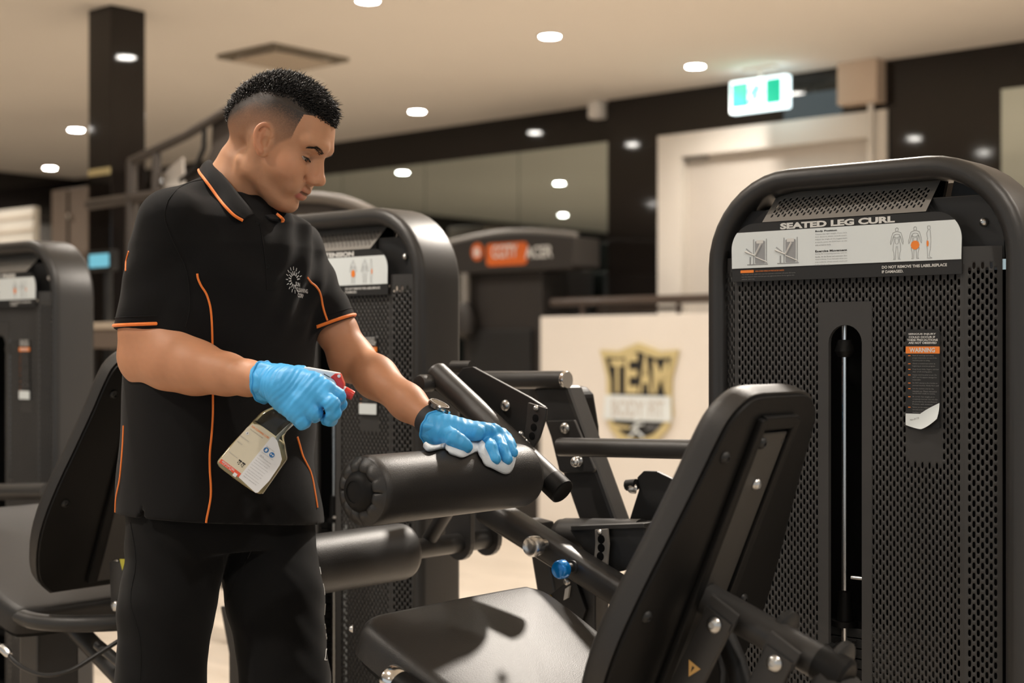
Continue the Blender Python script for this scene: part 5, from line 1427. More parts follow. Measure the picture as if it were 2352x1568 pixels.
piping([(683, 1003), (688, 1020), (695, 1045), (703, 1062), (712, 1080), (718, 1100), (722, 1122), (726, 1145), (729, 1165)])
piping([(706, 637), (714, 648), (724, 656), (733, 668), (738, 684), (741, 700), (745, 716), (752, 736)])
piping([(296, 577), (290, 600), (289, 622)])
# sleeve bands with orange edge
for (sh, e, r, ax) in ((shR, eR, .0545, Vector((.03, 0, -1)).normalized()), (shL, eL, .048, Vector((.35, 0, -.94)).normalized())):
    u = ax.orthogonal().normalized(); w = ax.cross(u)
    ring = []
    for k in range(41):
        t = 2 * math.pi * k / 40; o = u * math.cos(t) + w * math.sin(t)
        c = e - ax * .004
        h = shirt_bvh.ray_cast(c + o * .12, -o)
        q = h[0] if h[0] is not None and (h[0] - c).length < .08 else c + o * r
        ring.append(q - MO + o * .0006)
    MB().tube(ring, .0030, 8, cap=False).build('sleeve_trim', M['piping'], shirt, smooth=True)
    ring2 = []
    for k in range(41):
        t = 2 * math.pi * k / 40; o = u * math.cos(t) + w * math.sin(t); c = e - ax * .017
        h = shirt_bvh.ray_cast(c + o * .12, -o)
        q = h[0] if h[0] is not None and (h[0] - c).length < .085 else c + o * r
        ring2.append(q - MO + o * .0002)
    MB().tube(ring2, .0011, 6, cap=False).build('sleeve_hem', M['polo'], shirt, smooth=True)
# collar: near leaf round the nape to the far leaf
colst = [((588, 494, 2.470), (558, 506, None)), ((572, 476, 2.465), (538, 494, None)), ((549, 449, 2.468), (517, 473, None)), ((526, 420, 2.478), (500, 452, None)), ((507, 397, 2.497), (485, 431, None)),
         ((494, 380, 2.525), (470, 411, None)), ((482, 369, 2.565), (458, 394, 2.52)), ((488, 371, 2.615), (462, 390, 2.60)), ((515, 388, 2.645), (500, 404, 2.685)), ((555, 424, 2.655), (560, 442, 2.70)),
         ((588, 455, 2.640), (612, 474, 2.685)), ((607, 466, 2.570), (638, 492, None)), ((604, 482, 2.530), (651, 507, None)), ((595, 494, 2.490), (622, 505, None))]
Tp = [P(*t) - MO for t, o in colst]
Op = []
for t, o in colst:
    h = hit(o[0], o[1], None, .010) if o[2] is None else P(o[0], o[1], o[2]) - MO
    Op.append(h if h is not None else P(o[0], o[1], 2.45) - MO)
Ts, Os = smooth_curve(Tp, 5), smooth_curve(Op, 5)
cv, cf_ = [], []; K = 7
for a, b in zip(Ts, Os):
    out = (b - a); axis = Vector((-.35, 0, .9))
    for k in range(K):
        t = k / (K - 1); bulge = math.sin(math.pi * min(1, t * 1.15)) * .006
        cv.append(a.lerp(b, t) + Vector((0, -1, .4)).normalized() * bulge * (1 if b.y < .05 else -.6))
for i in range(len(Ts) - 1):
    for k in range(K - 1): cf_.append((i * K + k, (i + 1) * K + k, (i + 1) * K + k + 1, i * K + k + 1))
collar = link('collar', mesh('collar', cv, cf_), M['polo'], shirt, smooth=True)
so_ = collar.modifiers.new('thickness', 'SOLIDIFY'); so_.thickness = .0030; so_.offset = 0
MB().tube([p + Vector((0, -.0016, -.0004)) for p in Os[:36]], .0026, 8).build('collar_trim', M['piping'], collar, smooth=True)
MB().tube([p + Vector((0, -.0016, -.0004)) for p in Os[48:62]], .0026, 8).build('collar_trim', M['piping'], collar, smooth=True)
# placket, buttons, shoulder seams, hem line
def strip(px_l, rad, m, name, par=shirt, off=.0002, bv=None):
    cur = [hit(q.x, q.y, bv, off) for q in smooth_curve([(a, b, 0) for a, b in px_l], 4)]; cur = [c for c in cur if c is not None]
    return MB().tube(cur, rad, 6).build(name, m, par, smooth=True)
strip([(596, 510), (604, 560), (610, 610), (613, 664)], .0010, M['polo'], 'placket_edge'); strip([(613, 664), (625, 665), (638, 667)], .0009, M['polo'], 'placket_edge')
strip([(470, 412), (440, 418), (410, 432), (386, 460)], .0010, M['polo'], 'shoulder_seam'); strip([(386, 460), (378, 500), (400, 560), (428, 620), (436, 700), (426, 752)], .0009, M['polo'], 'sleeve_seam')
for (px, py) in ((614, 612), (592, 512)):
    p = hit(px, py, None, .0005); q = hit(px, py, None, .01)
    if p is not None: MB().lathe([(0, .0045), (.0014, .0045), (.002, .0036), (.0014, .002)], p, q, 14).build('button', M['plastic'], shirt, smooth=True)
# chest print: sunburst and three lines of lettering
M['print_w'] = mat('white_shirt_print', (.62, .62, .61), .7)
mb = MB()
def decal(poly, off=.0009):
    ps = [hit(x_, y_, None, off) for x_, y_ in poly]
    if any(p is None for p in ps): return
    mb.add(ps, [tuple(range(len(ps)))])
scx, scy = 676, 643
for ringi, (ra, rb, n, wd) in enumerate(((11, 21, 16, 1.5), (23, 31, 16, 1.15))):
    for k in range(n):
        t = math.radians(-8 + 360 * (k + .5 * ringi) / n)
        if -.2 < math.sin(t) and math.cos(t) > .35 and math.sin(t) > .05: continue
        c, s_ = math.cos(t), math.sin(t); sx, sy = .62, 1.0
        rot = lambda u, v: (scx + (u * sx) + v * .10, scy + v * sy)
        p = [(ra * c - wd * s_, ra * s_ + wd * c), (rb * c - wd * .7 * s_, rb * s_ + wd * .7 * c), (rb * c + wd * .7 * s_, rb * s_ - wd * .7 * c), (ra * c + wd * s_, ra * s_ - wd * c)]
        decal([rot(u, v) for u, v in p])
mb.build('sunburst_print', M['print_w'], shirt); mb = MB()
def decal_text(s, x0, y0, x1, y1, h, skew=0.0, bold=.02, bv=None, vert=(0, -1)):
    v, f = text_geo(s, 1.0, bold); xs_ = [p[0] for p in v]; ys_ = [p[1] for p in v]; a, b, c, d = min(xs_), max(xs_), min(ys_), max(ys_)
    ps = []
    for p in v:
        u = (p[0] - a) / (b - a); w = (p[1] - c) / (d - c)
        ps.append(hit(x0 + (x1 - x0) * u + vert[0] * w * h, y0 + (y1 - y0) * u + vert[1] * w * h, bv, .0009))
    if any(p is None for p in ps): return
    mb.add(ps, f)
decal_text('SUN', 679, 656, 689, 659, 9.5); decal_text('CLEANING', 681, 669, 707, 674, 9.5); decal_text('CORP', 684, 682, 697, 685, 9.5)
mb.build('print_lettering', M['print_w'], shirt)

# --- trousers and shoes
tf = Field((C0.x - .27, 2.18, .0), (C0.x + .27, 2.92, 1.0), .0048)
def pelvis(x, y, z):
    f, r = bframe(x, y); n = 2.3
    q = ((np.abs(f + .006) / .128) ** n + (np.abs(r) / .172) ** n) ** (1 / n)
    return np.maximum((q - 1) * .12, np.maximum(.80 - z, z - .97))
tf.op(pelvis, (C0.x - .2, C0.y - .2, .8), (C0.x + .2, C0.y + .2, .97))
kR, kL = P(370, 1568, 2.42), P(655, 1568, 2.475)
aR, aL = Vector((kR.x + .004, kR.y + .03, .09)), Vector((kL.x + .01, kL.y + .02, .09))
tf.chain([(core + Rv * .085 + Zv * .86, .092), (P(383, 1390, 2.445), .081), (kR, .0735), (Vector((kR.x, kR.y + .01, .45)), .074), (aR, .060)], .014)
tf.chain([(core - Rv * .085 + Zv * .86, .092), (P(630, 1370, 2.53), .085), (kL, .0755), (Vector((kL.x, kL.y + .01, .45)), .074), (aL, .066)], .014)
V, Q = tf.surface(); V = relax(V, Q, 2, .5)
nrm_f = .0035 * noise3(V * np.array([1, 1, .6]), 26, 21) + .002 * noise3(V, 60, 22)
cen = np.stack([np.where(((V - npv(kR)) ** 2)[:, :2].sum(1) < ((V - npv(kL)) ** 2)[:, :2].sum(1), kR.x, kL.x), np.where(((V - npv(kR)) ** 2)[:, :2].sum(1) < ((V - npv(kL)) ** 2)[:, :2].sum(1), kR.y, kL.y)], 1)
dirs = V[:, :2] - cen; dirs /= np.linalg.norm(dirs, axis=1)[:, None] + 1e-6
V[:, :2] += dirs * nrm_f[:, None]
tr_bvh = BVHTree.FromPolygons([tuple(p) for p in V], [tuple(int(i) for i in f) for f in Q])
M['trouser'] = mat('black_jersey', (.0048, .0048, .0050), .9, bump=.12, bscale=900, sheen=.06, spec=.14)
trs = link('trousers', mesh_np('trousers', toman(V), Q), M['trouser'], man, smooth=True)
strip([(300, 1200), (312, 1290), (300, 1380), (322, 1470), (322, 1560)], .0010, M['trouser'], 'side_seam', trs, bv=tr_bvh)
strip([(590, 1235), (560, 1300), (520, 1380)], .0010, M['trouser'], 'fly_seam', trs, bv=tr_bvh)
# white outline print running down the far leg
mb = MB()
for (x0, pts) in ((0, [(744, 1302), (744, 1318)]), (0, [(749, 1366), (747, 1340), (746, 1340)]), (0, [(752, 1386), (748, 1386), (749, 1412), (754, 1411)]), (0, [(755, 1433), (749, 1434), (749, 1444), (755, 1444)]),
                  (0, [(755, 1455), (750, 1459), (750, 1467), (755, 1463)]), (0, [(752, 1490), (749, 1492), (746, 1516), (751, 1515)])):
    ps = []
    for (a, b) in pts:
        for dx in range(0, 16):
            h = hit(a - dx, b, tr_bvh, .0006)
            if h is not None: ps.append(h); break
    if len(ps) > 1: mb.tube(ps, .0011, 5)
mb.build('leg_print', M['print_w'], trs)
for (a, s) in ((aR, 1), (aL, -1)):
    sh = Field((a.x - .16, a.y - .20, -.005), (a.x + .22, a.y + .14, .13), .005)
    toe = Vector((a.x, a.y, 0)) + Fv * .16 + Rv * .02 * s; heel = Vector((a.x, a.y, 0)) - Fv * .05
    sh.chain([(heel + Zv * .045, .043), (Vector((a.x, a.y, .05)) + Fv * .04, .046), (toe - Fv * .03 + Zv * .035, .042), (toe + Zv * .028, .034)], .02)
    sh.cone(Vector((a.x, a.y, .05)), .045, Vector((a.x, a.y, .10)), .042, .02)
    n = sh.n; zz_ = (sh.lo[2] + np.arange(n[2]) * sh.h)[None, None, :]; sh.d = np.maximum(sh.d, (.003 - zz_).astype(np.float32))
    V, Q = sh.surface(); link('shoe', mesh_np('shoe', toman(V), Q), M['plastic'], man, smooth=True)

# --- gloves
M['glove'] = mat('blue_nitrile', (.060, .37, .74), .46, bump=.30, bscale=95, spec=.4, sss=.05)
def Ph(px, py, D): return npv(P(px, py, D))
def build_glove(fd, name, wrinkle):
    V, Q = fd.surface(); V = relax(V, Q, 1, .5)
    # crinkled film: creases run across the hand
    E = np.zeros(len(V))
    nrm = np.zeros_like(V); fn = np.cross(V[Q[:, 2]] - V[Q[:, 0]], V[Q[:, 3]] - V[Q[:, 1]])
    for k in range(4): np.add.at(nrm, Q[:, k], fn)
    nrm /= np.linalg.norm(nrm, axis=1)[:, None] + 1e-12
    V = V + nrm * wrinkle(V)[:, None]
    return link(name, mesh_np(name, toman(V), Q), M['glove'], man, smooth=True)
# right hand closed on the trigger
g = Field(npv(P(580, 1010, 2.36)) - .0, npv(P(815, 800, 2.36)), .0016)
g = Field((P(575, 900, 2.3).x, 2.16, P(600, 1010, 2.25).z), (P(812, 900, 2.3).x, 2.40, P(600, 805, 2.25).z), .0016)
g.chain([(Ph(606, 873, 2.31), .0290), (Ph(632, 880, 2.297), .0285), (Ph(665, 893, 2.275), .033)], .012)
g.ell(Ph(682, 903, 2.262), (.052, .024, .036), .02, R=np.array([[.94, 0, -.34], [0, 1, 0], [.34, 0, .94]]))
for p in ([((660, 870, 2.280), .020), ((720, 882, 2.250), .0175), ((752, 893, 2.238), .0135)], [((665, 885, 2.272), .020), ((720, 902, 2.240), .018), ((742, 911, 2.228), .0138)],
          [((662, 905, 2.272), .020), ((698, 926, 2.238), .017), ((712, 935, 2.230), .0132)], [((655, 915, 2.280), .019), ((680, 944, 2.243), .016), ((690, 953, 2.234), .0130)]):
    g.chain([(Ph(*c), r) for c, r in p], .012)
for p in ([((752, 893, 2.238), .0130), ((776, 909, 2.240), .0122), ((780, 928, 2.256), .0112), ((772, 940, 2.280), .0105), ((760, 942, 2.296), .010)],
          [((742, 911, 2.228), .0130), ((763, 928, 2.214), .0124), ((766, 948, 2.218), .0114), ((760, 963, 2.236), .0104), ((750, 964, 2.256), .0098)],
          [((712, 935, 2.230), .0126), ((723, 947, 2.226), .0120), ((722, 954, 2.246), .0110), ((712, 954, 2.270), .0102), ((702, 950, 2.285), .0095)],
          [((690, 953, 2.234), .0122), ((697, 967, 2.232), .0118), ((694, 971, 2.252), .0108), ((684, 966, 2.275), .0095)]):
    g.chain([(Ph(*c), r) for c, r in p], .004)
g.chain([(Ph(648, 862, 2.295), .018), (Ph(690, 862, 2.315), .015), (Ph(722, 880, 2.325), .012), (Ph(744, 892, 2.322), .010)], .008)
axR = npv((wrR - elR).normalized())
def wrR_(V):
    t = V @ axR; d = np.linalg.norm(V - Ph(640, 885, 2.28), axis=1)
    diag = V @ np.array([.75, .1, -.65])
    return .0011 * np.sin(t * 620 + 3 * noise3(V, 60, 3)) * np.exp(-(d / .032) ** 2) + .0007 * np.sin(diag * 700 + 4 * noise3(V, 70, 4)) * sm_(.02, .06, d) * (.5 + .5 * noise3(V, 45, 6)) + .0006 * noise3(V, 130, 7)
gR = build_glove(g, 'glove', wrR_)
def cuff(c0, c1, r0, r1, seed, par):
    """loose rolled cuff edge"""
    c0, c1 = Vector(c0) - MO, Vector(c1) - MO; ax = (c1 - c0).normalized(); u = ax.orthogonal().normalized(); w = ax.cross(u)
    r = np.random.default_rng(seed); ph = r.uniform(0, 6.28, 4); mb = MB(); n = 56; rows = 6
    for i in range(rows):
        t = i / (rows - 1)
        for j in range(n):
            a = 2 * math.pi * j / n
            wob = .0014 * math.sin(5 * a + ph[0] + 2 * t) + .0010 * math.sin(9 * a + ph[1]); rr = (r1 + (r0 - r1) * (1 - t)) + wob + .0022 * (1 - t) ** 2
            sl = .006 * math.sin(a + ph[2]) * (1 - t) + .002 * math.sin(4 * a + ph[3]) * (1 - t)
            mb.v.append(c0 + (c1 - c0) * t + ax * sl + (u * math.cos(a) + w * math.sin(a)) * rr)
    for i in range(rows - 1):
        for j in range(n): q = (j + 1) % n; mb.f.append((i * n + j, i * n + q, (i + 1) * n + q, (i + 1) * n + j))
    o = mb.build('cuff', M['glove'], par, smooth=True); so = o.modifiers.new('thickness', 'SOLIDIFY'); so.thickness = .0012
    MB().tube([mb.v[j % n] for j in range(n + 1)], .0017, 8, cap=False).build('cuff_roll', M['glove'], par, smooth=True)
cuff(P(606, 876, 2.312), P(640, 882, 2.292), .0315, .0300, 3, gR)

# left hand spread on the cloth
ax0 = W(TH_A, 1.508, TH_Z); ax1 = W(TH_A, 1.893, TH_Z); axd = (ax1 - ax0).normalized()
def rollD(px, py, gap):
    d = P(px, py, 1.0) - CAMP
    best = (9, 2.4)
    for i in range(240):
        D = 2.18 + i * .0015; p = CAMP + d * D; q = p - ax0; dist = (q - axd * q.dot(axd)).length
        if dist <= TH_R + gap: return D
        if dist < best[0]: best = (dist, D)
    return best[1]
def Pr(px, py, gap): return npv(P(px, py, rollD(px, py, gap)))
gl = Field((P(955, 1000, 2.4).x, 2.26, P(1000, 1110, 2.38).z), (P(1205, 1000, 2.4).x, 2.56, P(1000, 930, 2.4).z), .0016)
gl.chain([(Ph(1002, 984, 2.412), .0255), (Ph(1022, 990, 2.402), .026), (Ph(1045, 994, 2.395), .026)], .010)
mc = [(1094, 993, 2.378), (1114, 988, 2.400), (1134, 990, 2.424), (1150, 997, 2.444)]
for (a, b), r in zip(zip([(1030, 996, 2.392), (1033, 988, 2.402), (1036, 987, 2.414), (1036, 992, 2.424)], mc), (.0165, .0165, .016, .015)):
    gl.chain([(Ph(*a), .0200), (Ph(*b), r * .82)], .012)
fing = [[(mc[0], .0125), ((1112, 1004, .012), .0118), ((1127, 1030, .0125), .0108), ((1138, 1054, .0115), .0098)],
        [(mc[1], .0122), ((1138, 1003, .016), .0116), ((1153, 1030, .0125), .0106), ((1165, 1054, .0115), .0096)],
        [(mc[2], .0118), ((1154, 1003, .016), .0110), ((1167, 1022, .0125), .0100), ((1178, 1039, .0115), .0090)],
        [(mc[3], .0105), ((1162, 1005, .014), .0098), ((1170, 1015, .0125), .0088), ((1177, 1024, .0115), .0080)]]
for ch in fing:
    pts = [(Ph(*ch[0][0]), ch[0][1])] + [(Pr(*c), r) for c, r in ch[1:]]
    gl.chain(pts, .0045)
gl.chain([(Ph(1022, 997, 2.392), .017), (Pr(1044, 1008, .020), .0130), (Pr(1060, 1018, .016), .0118), (Pr(1072, 1026, .0135), .0106)], .008)
def wrL_(V):
    t = V @ npv((P(1150, 1020, 2.42) - P(1010, 985, 2.41)).normalized()); d = np.linalg.norm(V - Ph(1012, 988, 2.405), axis=1)
    return .0009 * np.sin(t * 560 + 3 * noise3(V, 55, 13)) * (.35 + .8 * np.exp(-(d / .02) ** 2)) + .0007 * noise3(V, 140, 14)
gL_ = build_glove(gl, 'glove', wrL_)
cuff(P(998, 984, 2.416), P(1022, 990, 2.402), .0275, .0268, 8, gL_)

# watch and red band
def wrist_ring(c, ax, r, half, th, name, m, par):
    u = ax.orthogonal().normalized(); w = ax.cross(u); mb = MB()
    pts = [c + (u * math.cos(2 * math.pi * k / 40) + w * math.sin(2 * math.pi * k / 40)) * r for k in range(41)]
    n = 40
    for k in range(n):
        o = (pts[k] - c).normalized()
        for (da, dr) in ((-half, 0), (half, 0), (half, th), (-half, th)): mb.v.append(pts[k] + ax * da + o * dr)
    for k in range(n):
        q = (k + 1) % n
        for j in range(4): l = (j + 1) % 4; mb.f.append((k * 4 + j, k * 4 + l, q * 4 + l, q * 4 + j))
    return mb.build(name, m, par, angle=40)
axL = (wrL - elL).normalized(); wc = P(991, 968, 2.432) - MO
M['strap'] = mat('grey_rubber_strap', (.028, .028, .031), .6); M['watch'] = mat('gunmetal_watch', (.20, .19, .18), .28, metal=1.0); M['dial'] = mat('watch_glass', (.01, .01, .012), .05, coat=1)
watch = wrist_ring(wc, axL, .0262, .0100, .0024, 'wristwatch', M['strap'], man)
nw = (Vector((.52, -.30, .80)) - axL * Vector((.52, -.30, .80)).dot(axL)).normalized()
cc = wc + nw * .0275
cs = MB().lathe([(-.002, .016), (.0, .0190), (.006, .0195), (.0085, .0175), (.0085, .0160), (.0075, .0155)], cc, cc + nw, 32).build('watch_case', M['watch'], watch, smooth=True)
MB().lathe([(.0072, .0155), (.0080, .0150), (.0082, .01)], cc, cc + nw, 28).build('dial', M['dial'], watch, smooth=True)
sd = nw.cross(axL).normalized()
for s in (-1, 1): MB().cyl(cc + nw * .003 + axL * .013 + sd * .008 * s, cc + nw * .003 + axL * .0235 + sd * .006 * s, .0022, 10).build('watch_pusher', M['chrome'], watch, smooth=True)
rb = wrist_ring(P(1000, 977, 2.424) - MO, axL, .0255, .0022, .0016, 'red_wristband', mat('red_band', (.45, .02, .02), .6), man)

# ------------------------------------------------------------------ spray bottle
BDp = 2.297; SB = BDp / FPX
bo = P(547, 1099, BDp); bu = Vector((.806, 0, -.592)); bvv = Vector((.592, 0, .806)); bd = Vector((0, -1, 0))     # across, along, towards lens
bot = empty('spray_bottle', bo); tag(bot, 'clear spray bottle of yellowish cleaner with white and red trigger, held in the right glove', 'bottle')
def px2uv(px, py):
    d = P(px, py, BDp) - bo; return d.dot(bu), d.dot(bvv)
bp = lambda u, v, d: bu * u + bvv * v + bd * d
prof = []   # v, left u, right u, half depth
Lf = [(497, 1060), (503, 1052), (530, 1020), (560, 988), (599, 947), (614, 938), (629, 933), (640, 918)]
Rt = [(596, 1138), (606, 1134), (640, 1085), (661, 1055), (655, 1020), (651, 1004), (662, 988), (682, 962)]
Lu = sorted([px2uv(*p)[::-1] for p in Lf]); Ru = sorted([px2uv(*p)[::-1] for p in Rt])
vs_ = np.linspace(min(Lu[0][0], Ru[0][0]), min(Lu[-1][0], Ru[-1][0]), 40)
lu = np.interp(vs_, [a for a, b in Lu], [b for a, b in Lu]); ru = np.interp(vs_, [a for a, b in Ru], [b for a, b in Ru])
lu[0] += .006; ru[0] -= .006; lu[1] += .0015; ru[1] -= .0015
dep = np.interp(vs_, [vs_[0], vs_[0] + .004, vs_[0] + .07, vs_[-1] - .012, vs_[-1]], [.016, .021, .022, .017, .0135])
def bottle_mesh(k, vmax=None, dk=0.0):
    mb = MB(); n = 32; rows = 0
    for v, a, b, dd_ in zip(vs_, lu, ru, dep):
        if vmax is not None and v > vmax: break
        c = (a + b) / 2; hwid = (b - a) / 2 - dk; e = 3.2
        for j in range(n):
            t = 2 * math.pi * j / n; ct, st = math.cos(t), math.sin(t)
            mb.v.append(bp(c + hwid * math.copysign(abs(ct) ** (2 / e), ct), v + (dk if rows == 0 else 0), (dd_ - dk) * math.copysign(abs(st) ** (2 / e), st)))
        rows += 1
    for i in range(rows - 1):
        for j in range(n): q = (j + 1) % n; mb.f.append((i * n + j, i * n + q, (i + 1) * n + q, (i + 1) * n + j))
    mb.f.append(tuple(range(n))); mb.f.append(tuple((rows - 1) * n + j for j in range(n))); return mb
M['pet'] = clear_mat('clear_plastic', (.86, .86, .82))
M['liquid'] = mat('yellowish_cleaner', (.66, .58, .36), .35, spec=.5, sss=0.0)
body_b = bottle_mesh(0).build('bottle_body', M['pet'], bot, smooth=True)
vliq = px2uv(612, 985)[1]
bottle_mesh(0, vliq, .0012).build('liquid', M['liquid'], bot, smooth=True)
def uvpoly(pts): return [px2uv(*p) for p in pts]
def labin(pts):
    c = [(584 + (x_ - 584) * .955 + 1, 1050 + (y_ - 1050) * .955) for x_, y_ in pts]; return uvpoly(c)
M['label_c'] = mat('cream_label', (.62, .58, .46), .5); M['label_w'] = mat('white_label', (.70, .72, .75), .5)
face_d = .0222
lab = labin([(504, 1058), (520, 1040), (545, 1008), (572, 976), (584, 968), (595, 969), (612, 978), (634, 996), (644, 1008), (650, 1030), (655, 1052), (650, 1066), (625, 1103), (598, 1131), (592, 1132), (552, 1095)])
fl = lambda u, v, d: bp(u, v, d)
MB().prism(lab, face_d, face_d + .0004, fl).build('label', M['label_c'], bot); lb = bot.children[-1]
MB().prism(labin([(552, 1095), (630, 999), (635, 998), (644, 1008), (650, 1030), (655, 1052), (650, 1066), (625, 1103), (598, 1131), (592, 1132)]), face_d + .0004, face_d + .0007, fl).build('white_half', M['label_w'], lb)
MB().prism(labin([(505, 1059), (511, 1051), (558, 1086), (552, 1095)]), face_d + .0004, face_d + .0007, fl).build('red_strip', M['red_print'], lb)
def ltext(s, x0, y0, x1, y1, h, m, name, bold=0.0, d=.0011):
    u0, v0 = px2uv(x0, y0); u1, v1 = px2uv(x1, y1); v, f = text_geo(s, 1.0, bold); xs_ = [p[0] for p in v]; ys_ = [p[1] for p in v]
    a, b, c, dd_ = min(xs_), max(xs_), min(ys_), max(ys_); e = Vector((u1 - u0, v1 - v0)); nrm_ = Vector((-e.y, e.x)).normalized() * h * SB
    mbt = MB(); mbt.add([bp(u0 + e.x * (p[0] - a) / (b - a) + nrm_.x * (p[1] - c) / (dd_ - c), v0 + e.y * (p[0] - a) / (b - a) + nrm_.y * (p[1] - c) / (dd_ - c), face_d + d) for p in v], f)
    return mbt.build(name, m, lb)
ltext('SUN CLEANING CORP', 583, 978, 622, 1006, 4.6, M['orange_print'], 'orange_lettering', .01)
ltext('MULTI PURPOSE CLEANER', 580, 984, 609, 1005, 2.2, M['dim_print'], 'small_lettering'); ltext('DIRECTIONS', 551, 1012, 562, 1020, 2.4, M['grey_print'], 'small_lettering')
ltext('WARNING: CAUTION', 556, 998, 577, 1013, 2.4, M['grey_print'], 'small_lettering'); ltext('STORE BELOW 30 C', 532, 1036, 552, 1051, 2.4, M['grey_print'], 'small_lettering')
ltext('IMPORTANT CALL', 516, 1058, 544, 1079, 4.2, M['label_w'], 'strip_lettering', .02)
ltext('13 11 26', 517, 1063, 537, 1078, 2.6, M['label_w'], 'strip_lettering')
MB().prism(uvpoly([(545, 1081), (552, 1086), (547, 1093), (540, 1088)]), face_d + .0007, face_d + .001, fl).build('strip_square', M['label_w'], lb)
for k, (x0, y0, L) in enumerate(((617, 1023, 22), (610, 1031, 8), (606, 1036, 33), (603, 1043, 10), (600, 1044, 34), (596, 1049, 36), (592, 1054, 34), (588, 1059, 40), (583, 1064, 38), (580, 1070, 36), (575, 1075, 38), (572, 1080, 33), (568, 1085, 40), (565, 1090, 36))):
    ltext(('PRECAUTIONARY STATEMENTS', 'GLOVES', 'Keep out of reach of children. Wear protective', 'FIRST AID', 'If swallowed, do not induce vomiting. Call doctor', 'If in eyes, rinse with water for several minutes.', 'Wash hands thoroughly after handling product.', 'Dispose of contents to an approved waste plant', 'Avoid contact with skin and eyes. Do not mix', 'Spills: absorb with sand and collect for disposal', 'Store in a cool dry place away from sunlight', 'Keep container closed when not in use', 'Emergency poisons information centre twenty four hours', 'Made for commercial use')[k], x0, y0, x0 + L * .81, y0 + L * .59, 2.2, M['grey_print'], 'small_lettering')
M['sign_blue'] = mat('mandatory_blue', (.03, .16, .42), .5)
for (px, py, fill) in ((617, 1031, 0), (630, 1042, 1)):
    u, v = px2uv(px, py); r_ = 6.2 * SB
    c = [(u + r_ * math.cos(k * .3142), v + r_ * math.sin(k * .3142)) for k in range(20)]
    MB().prism(c, face_d + .0007, face_d + .001, fl).build('blue_symbol', M['sign_blue'], lb); sy = lb.children[-1]
    mb = MB()
    if fill:
        for s in (-1, 1): mb.prism([(u + s * r_ * .42 + r_ * .30 * math.cos(k * .785), v + r_ * .05 + r_ * .28 * math.sin(k * .785)) for k in range(8)], face_d + .001, face_d + .0012, fl)
    else: mb.prism([(u - r_ * .35, v - r_ * .5), (u + r_ * .35, v - r_ * .5), (u + r_ * .45, v + r_ * .2), (u + r_ * .15, v + r_ * .6), (u - r_ * .3, v + r_ * .55)], face_d + .001, face_d + .0012, fl)
    mb.build('symbol_mark', M['label_w'], sy)
u, v = px2uv(574, 993); r_ = 4.6 * SB
MB().prism([(u + r_, v), (u, v + r_), (u - r_, v), (u, v - r_)], face_d + .0004, face_d + .0007, fl).build('hazard_diamond', M['label_w'], lb)
MB().prism([(u - r_ * .1, v - r_ * .5), (u + r_ * .12, v - r_ * .5), (u + r_ * .16, v + r_ * .5), (u - r_ * .14, v + r_ * .5)], face_d + .0007, face_d + .001, fl).build('hazard_mark', M['black_print'], lb)
for (px, py) in ((555, 1060), (563, 1066)):
    u, v = px2uv(px, py); mb = MB(); r_ = 4.2 * SB
    for k in range(3):
        t = k * 2.094 + .4; mb.tube([bp(u + r_ * .7 * math.cos(t + d_), v - r_ * .1 + r_ * .7 * math.sin(t + d_), face_d + .0008) for d_ in (0, .6, 1.2)], r_ * .18, 4)
    mb.prism(rrect(r_ * 2, r_ * .8, r_ * .1, 1, u, v + r_ * 1.3), face_d + .0004, face_d + .0007, fl); mb.build('recycling_mark', M['black_print'], lb)
# neck collar, dip tube, trigger head
nv = px2uv(658, 950); hv_ = px2uv(690, 905)
un, vn = nv
MB().lathe([(0, .0150), (.004, .0165), (.022, .0165), (.026, .014), (.045, .012)], bp(un, vn - .004, 0), bp(un, vn + 1, 0), 24).build('screw_collar', M['white_print'], bot, smooth=True)
d0 = px2uv(676, 968); d1 = px2uv(640, 1002); d2 = px2uv(620, 1060)
MB().tube([bp(d0[0], d0[1], .004), bp(d1[0], d1[1], .006), bp(d2[0], d2[1], .004)], .0035, 10).build('dip_tube', M['white_print'], bot, smooth=True)
M['white_plastic'] = mat('white_plastic', (.76, .77, .78), .35); M['red_plastic'] = mat('red_plastic', (.66, .03, .02), .3, coat=.3)
def pxprism(pts, d0_, d1_, bev=.0012): return MB().prism(uvpoly(pts), d0_, d1_, fl)
pxprism([(662, 945), (690, 900), (698, 846), (704, 842), (782, 856), (781, 880), (772, 892), (752, 886), (720, 915), (690, 960)], -.012, .012).build('head_shroud', M['white_plastic'], bot, bevel=.003)
pxprism([(760, 866), (772, 857), (783, 857), (788, 870), (792, 880), (792, 890), (784, 904), (772, 898), (775, 882), (769, 872)], -.010, .0135).build('nozzle_block', M['red_plastic'], bot, bevel=.002)
a = px2uv(785, 895); b = px2uv(812, 909)
nz = MB().lathe([(0, .0065), (.004, .0075), (.006, .0085), (.017, .0080), (.021, .0076), (.021, .0035)], bp(a[0], a[1], .002), bp(b[0], b[1], .002), 20).build('nozzle', M['red_plastic'], bot, smooth=True)
MB().lathe([(.002, .0078), (.005, .0082)], bp(a[0], a[1], .002), bp(b[0], b[1], .002), 18).build('nozzle_ring', M['white_plastic'], nz, smooth=True)
u, v = px2uv(781, 863); MB().lathe([(0, .0028), (.001, .0026)], bp(u, v, .0135), bp(u, v, .02), 12).build('pivot_dot', M['white_plastic'], bot, smooth=True)
pxprism([(768, 895), (778, 900), (772, 925), (760, 950), (757, 969), (750, 969), (750, 950), (758, 925)], -.007, .006).build('trigger', M['red_plastic'], bot, bevel=.0015)
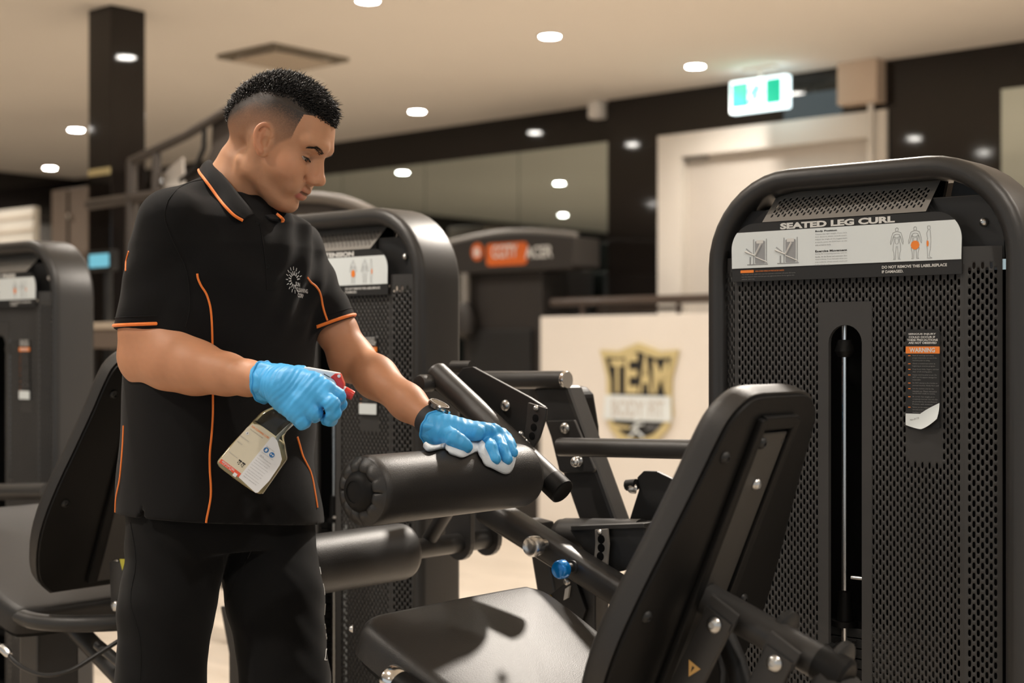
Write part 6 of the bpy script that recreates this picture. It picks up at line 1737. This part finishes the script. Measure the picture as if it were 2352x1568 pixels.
u0, v0 = px2uv(746, 858); u1, v1 = px2uv(760, 866); MB().tube([bp(u0, v0, .0122), bp(u1, v1, .0122)], .0006, 5).build('head_seam', M['black_print'], bot)

# ------------------------------------------------------------------ cleaning cloth
E0 = [(975, 1026), (983, 1034), (1000, 1031), (1022, 1027), (1030, 1038), (1048, 1046), (1064, 1050), (1082, 1042), (1097, 1036), (1104, 1050), (1115, 1068), (1135, 1077), (1158, 1087), (1172, 1082), (1180, 1062), (1182, 1046)]
E1 = [(977, 1017), (990, 1028), (1006, 1027), (1026, 1019), (1034, 1021), (1050, 1024), (1068, 1026), (1084, 1007), (1098, 1006), (1110, 1018), (1122, 1038), (1140, 1058), (1160, 1066), (1172, 1056), (1178, 1040), (1180, 1034)]
E2 = [(980, 1020), (994, 1024), (1008, 1022), (1027, 1018), (1038, 1016), (1054, 1014), (1072, 1012), (1088, 1008), (1102, 1008), (1115, 1018), (1128, 1026), (1142, 1032), (1158, 1036), (1168, 1034), (1174, 1030), (1178, 1026)]
def lift(i): return .0045 + .007 * (1 if i in (3, 4, 7, 8) else 0)
rows = []
for R_i, Es in enumerate((E0, E1, E2)):
    cur = []
    for i, (px, py) in enumerate(Es):
        g_ = (.0035, .0075, .0045)[R_i] + (.006 if i in (7, 8, 9) and R_i == 1 else 0)
        D = rollD(px, py, g_) + (.020 if R_i == 2 else 0) + (.05 if R_i == 2 and i < 3 else 0)
        cur.append(P(px, py, D))
    rows.append(smooth_curve(cur, 5))
clo = root('cleaning_cloth', TH_A, 1.75, TH_Z)
clo_m = clo.matrix_basis if False else Matrix.Translation(clo.location) @ Matrix.Rotation(-T, 4, 'Z')
inv = clo_m.inverted(); bpy.data.objects.remove(clo)
cv, cf2 = [], []; m_ = len(rows[0]); KK = 13
for i in range(m_):
    a, b, c = rows[0][i], rows[1][i], rows[2][i]
    for k in range(KK):
        t = k / (KK - 1) * 2
        p = a.lerp(b, t) if t <= 1 else b.lerp(c, t - 1)
        if t <= 1: p = p + Vector((0, -1, .3)) * (.0045 * math.sin(math.pi * t))
        cv.append(inv @ p)
for i in range(m_ - 1):
    for k in range(KK - 1): cf2.append((i * KK + k, (i + 1) * KK + k, (i + 1) * KK + k + 1, i * KK + k + 1))
M['cloth'] = mat('pale_microfibre', (.66, .72, .78), .95, bump=.5, bscale=1100, sheen=.5, bumptype='voronoi')
cl = link('cleaning_cloth', mesh('cleaning_cloth', cv, cf2), M['cloth'], smooth=True); cl.matrix_basis = clo_m
so = cl.modifiers.new('thickness', 'SOLIDIFY'); so.thickness = .0050; so.offset = 0
tag(cl, 'pale blue microfibre cloth crumpled under the gloved hand on the roller', 'cloth')
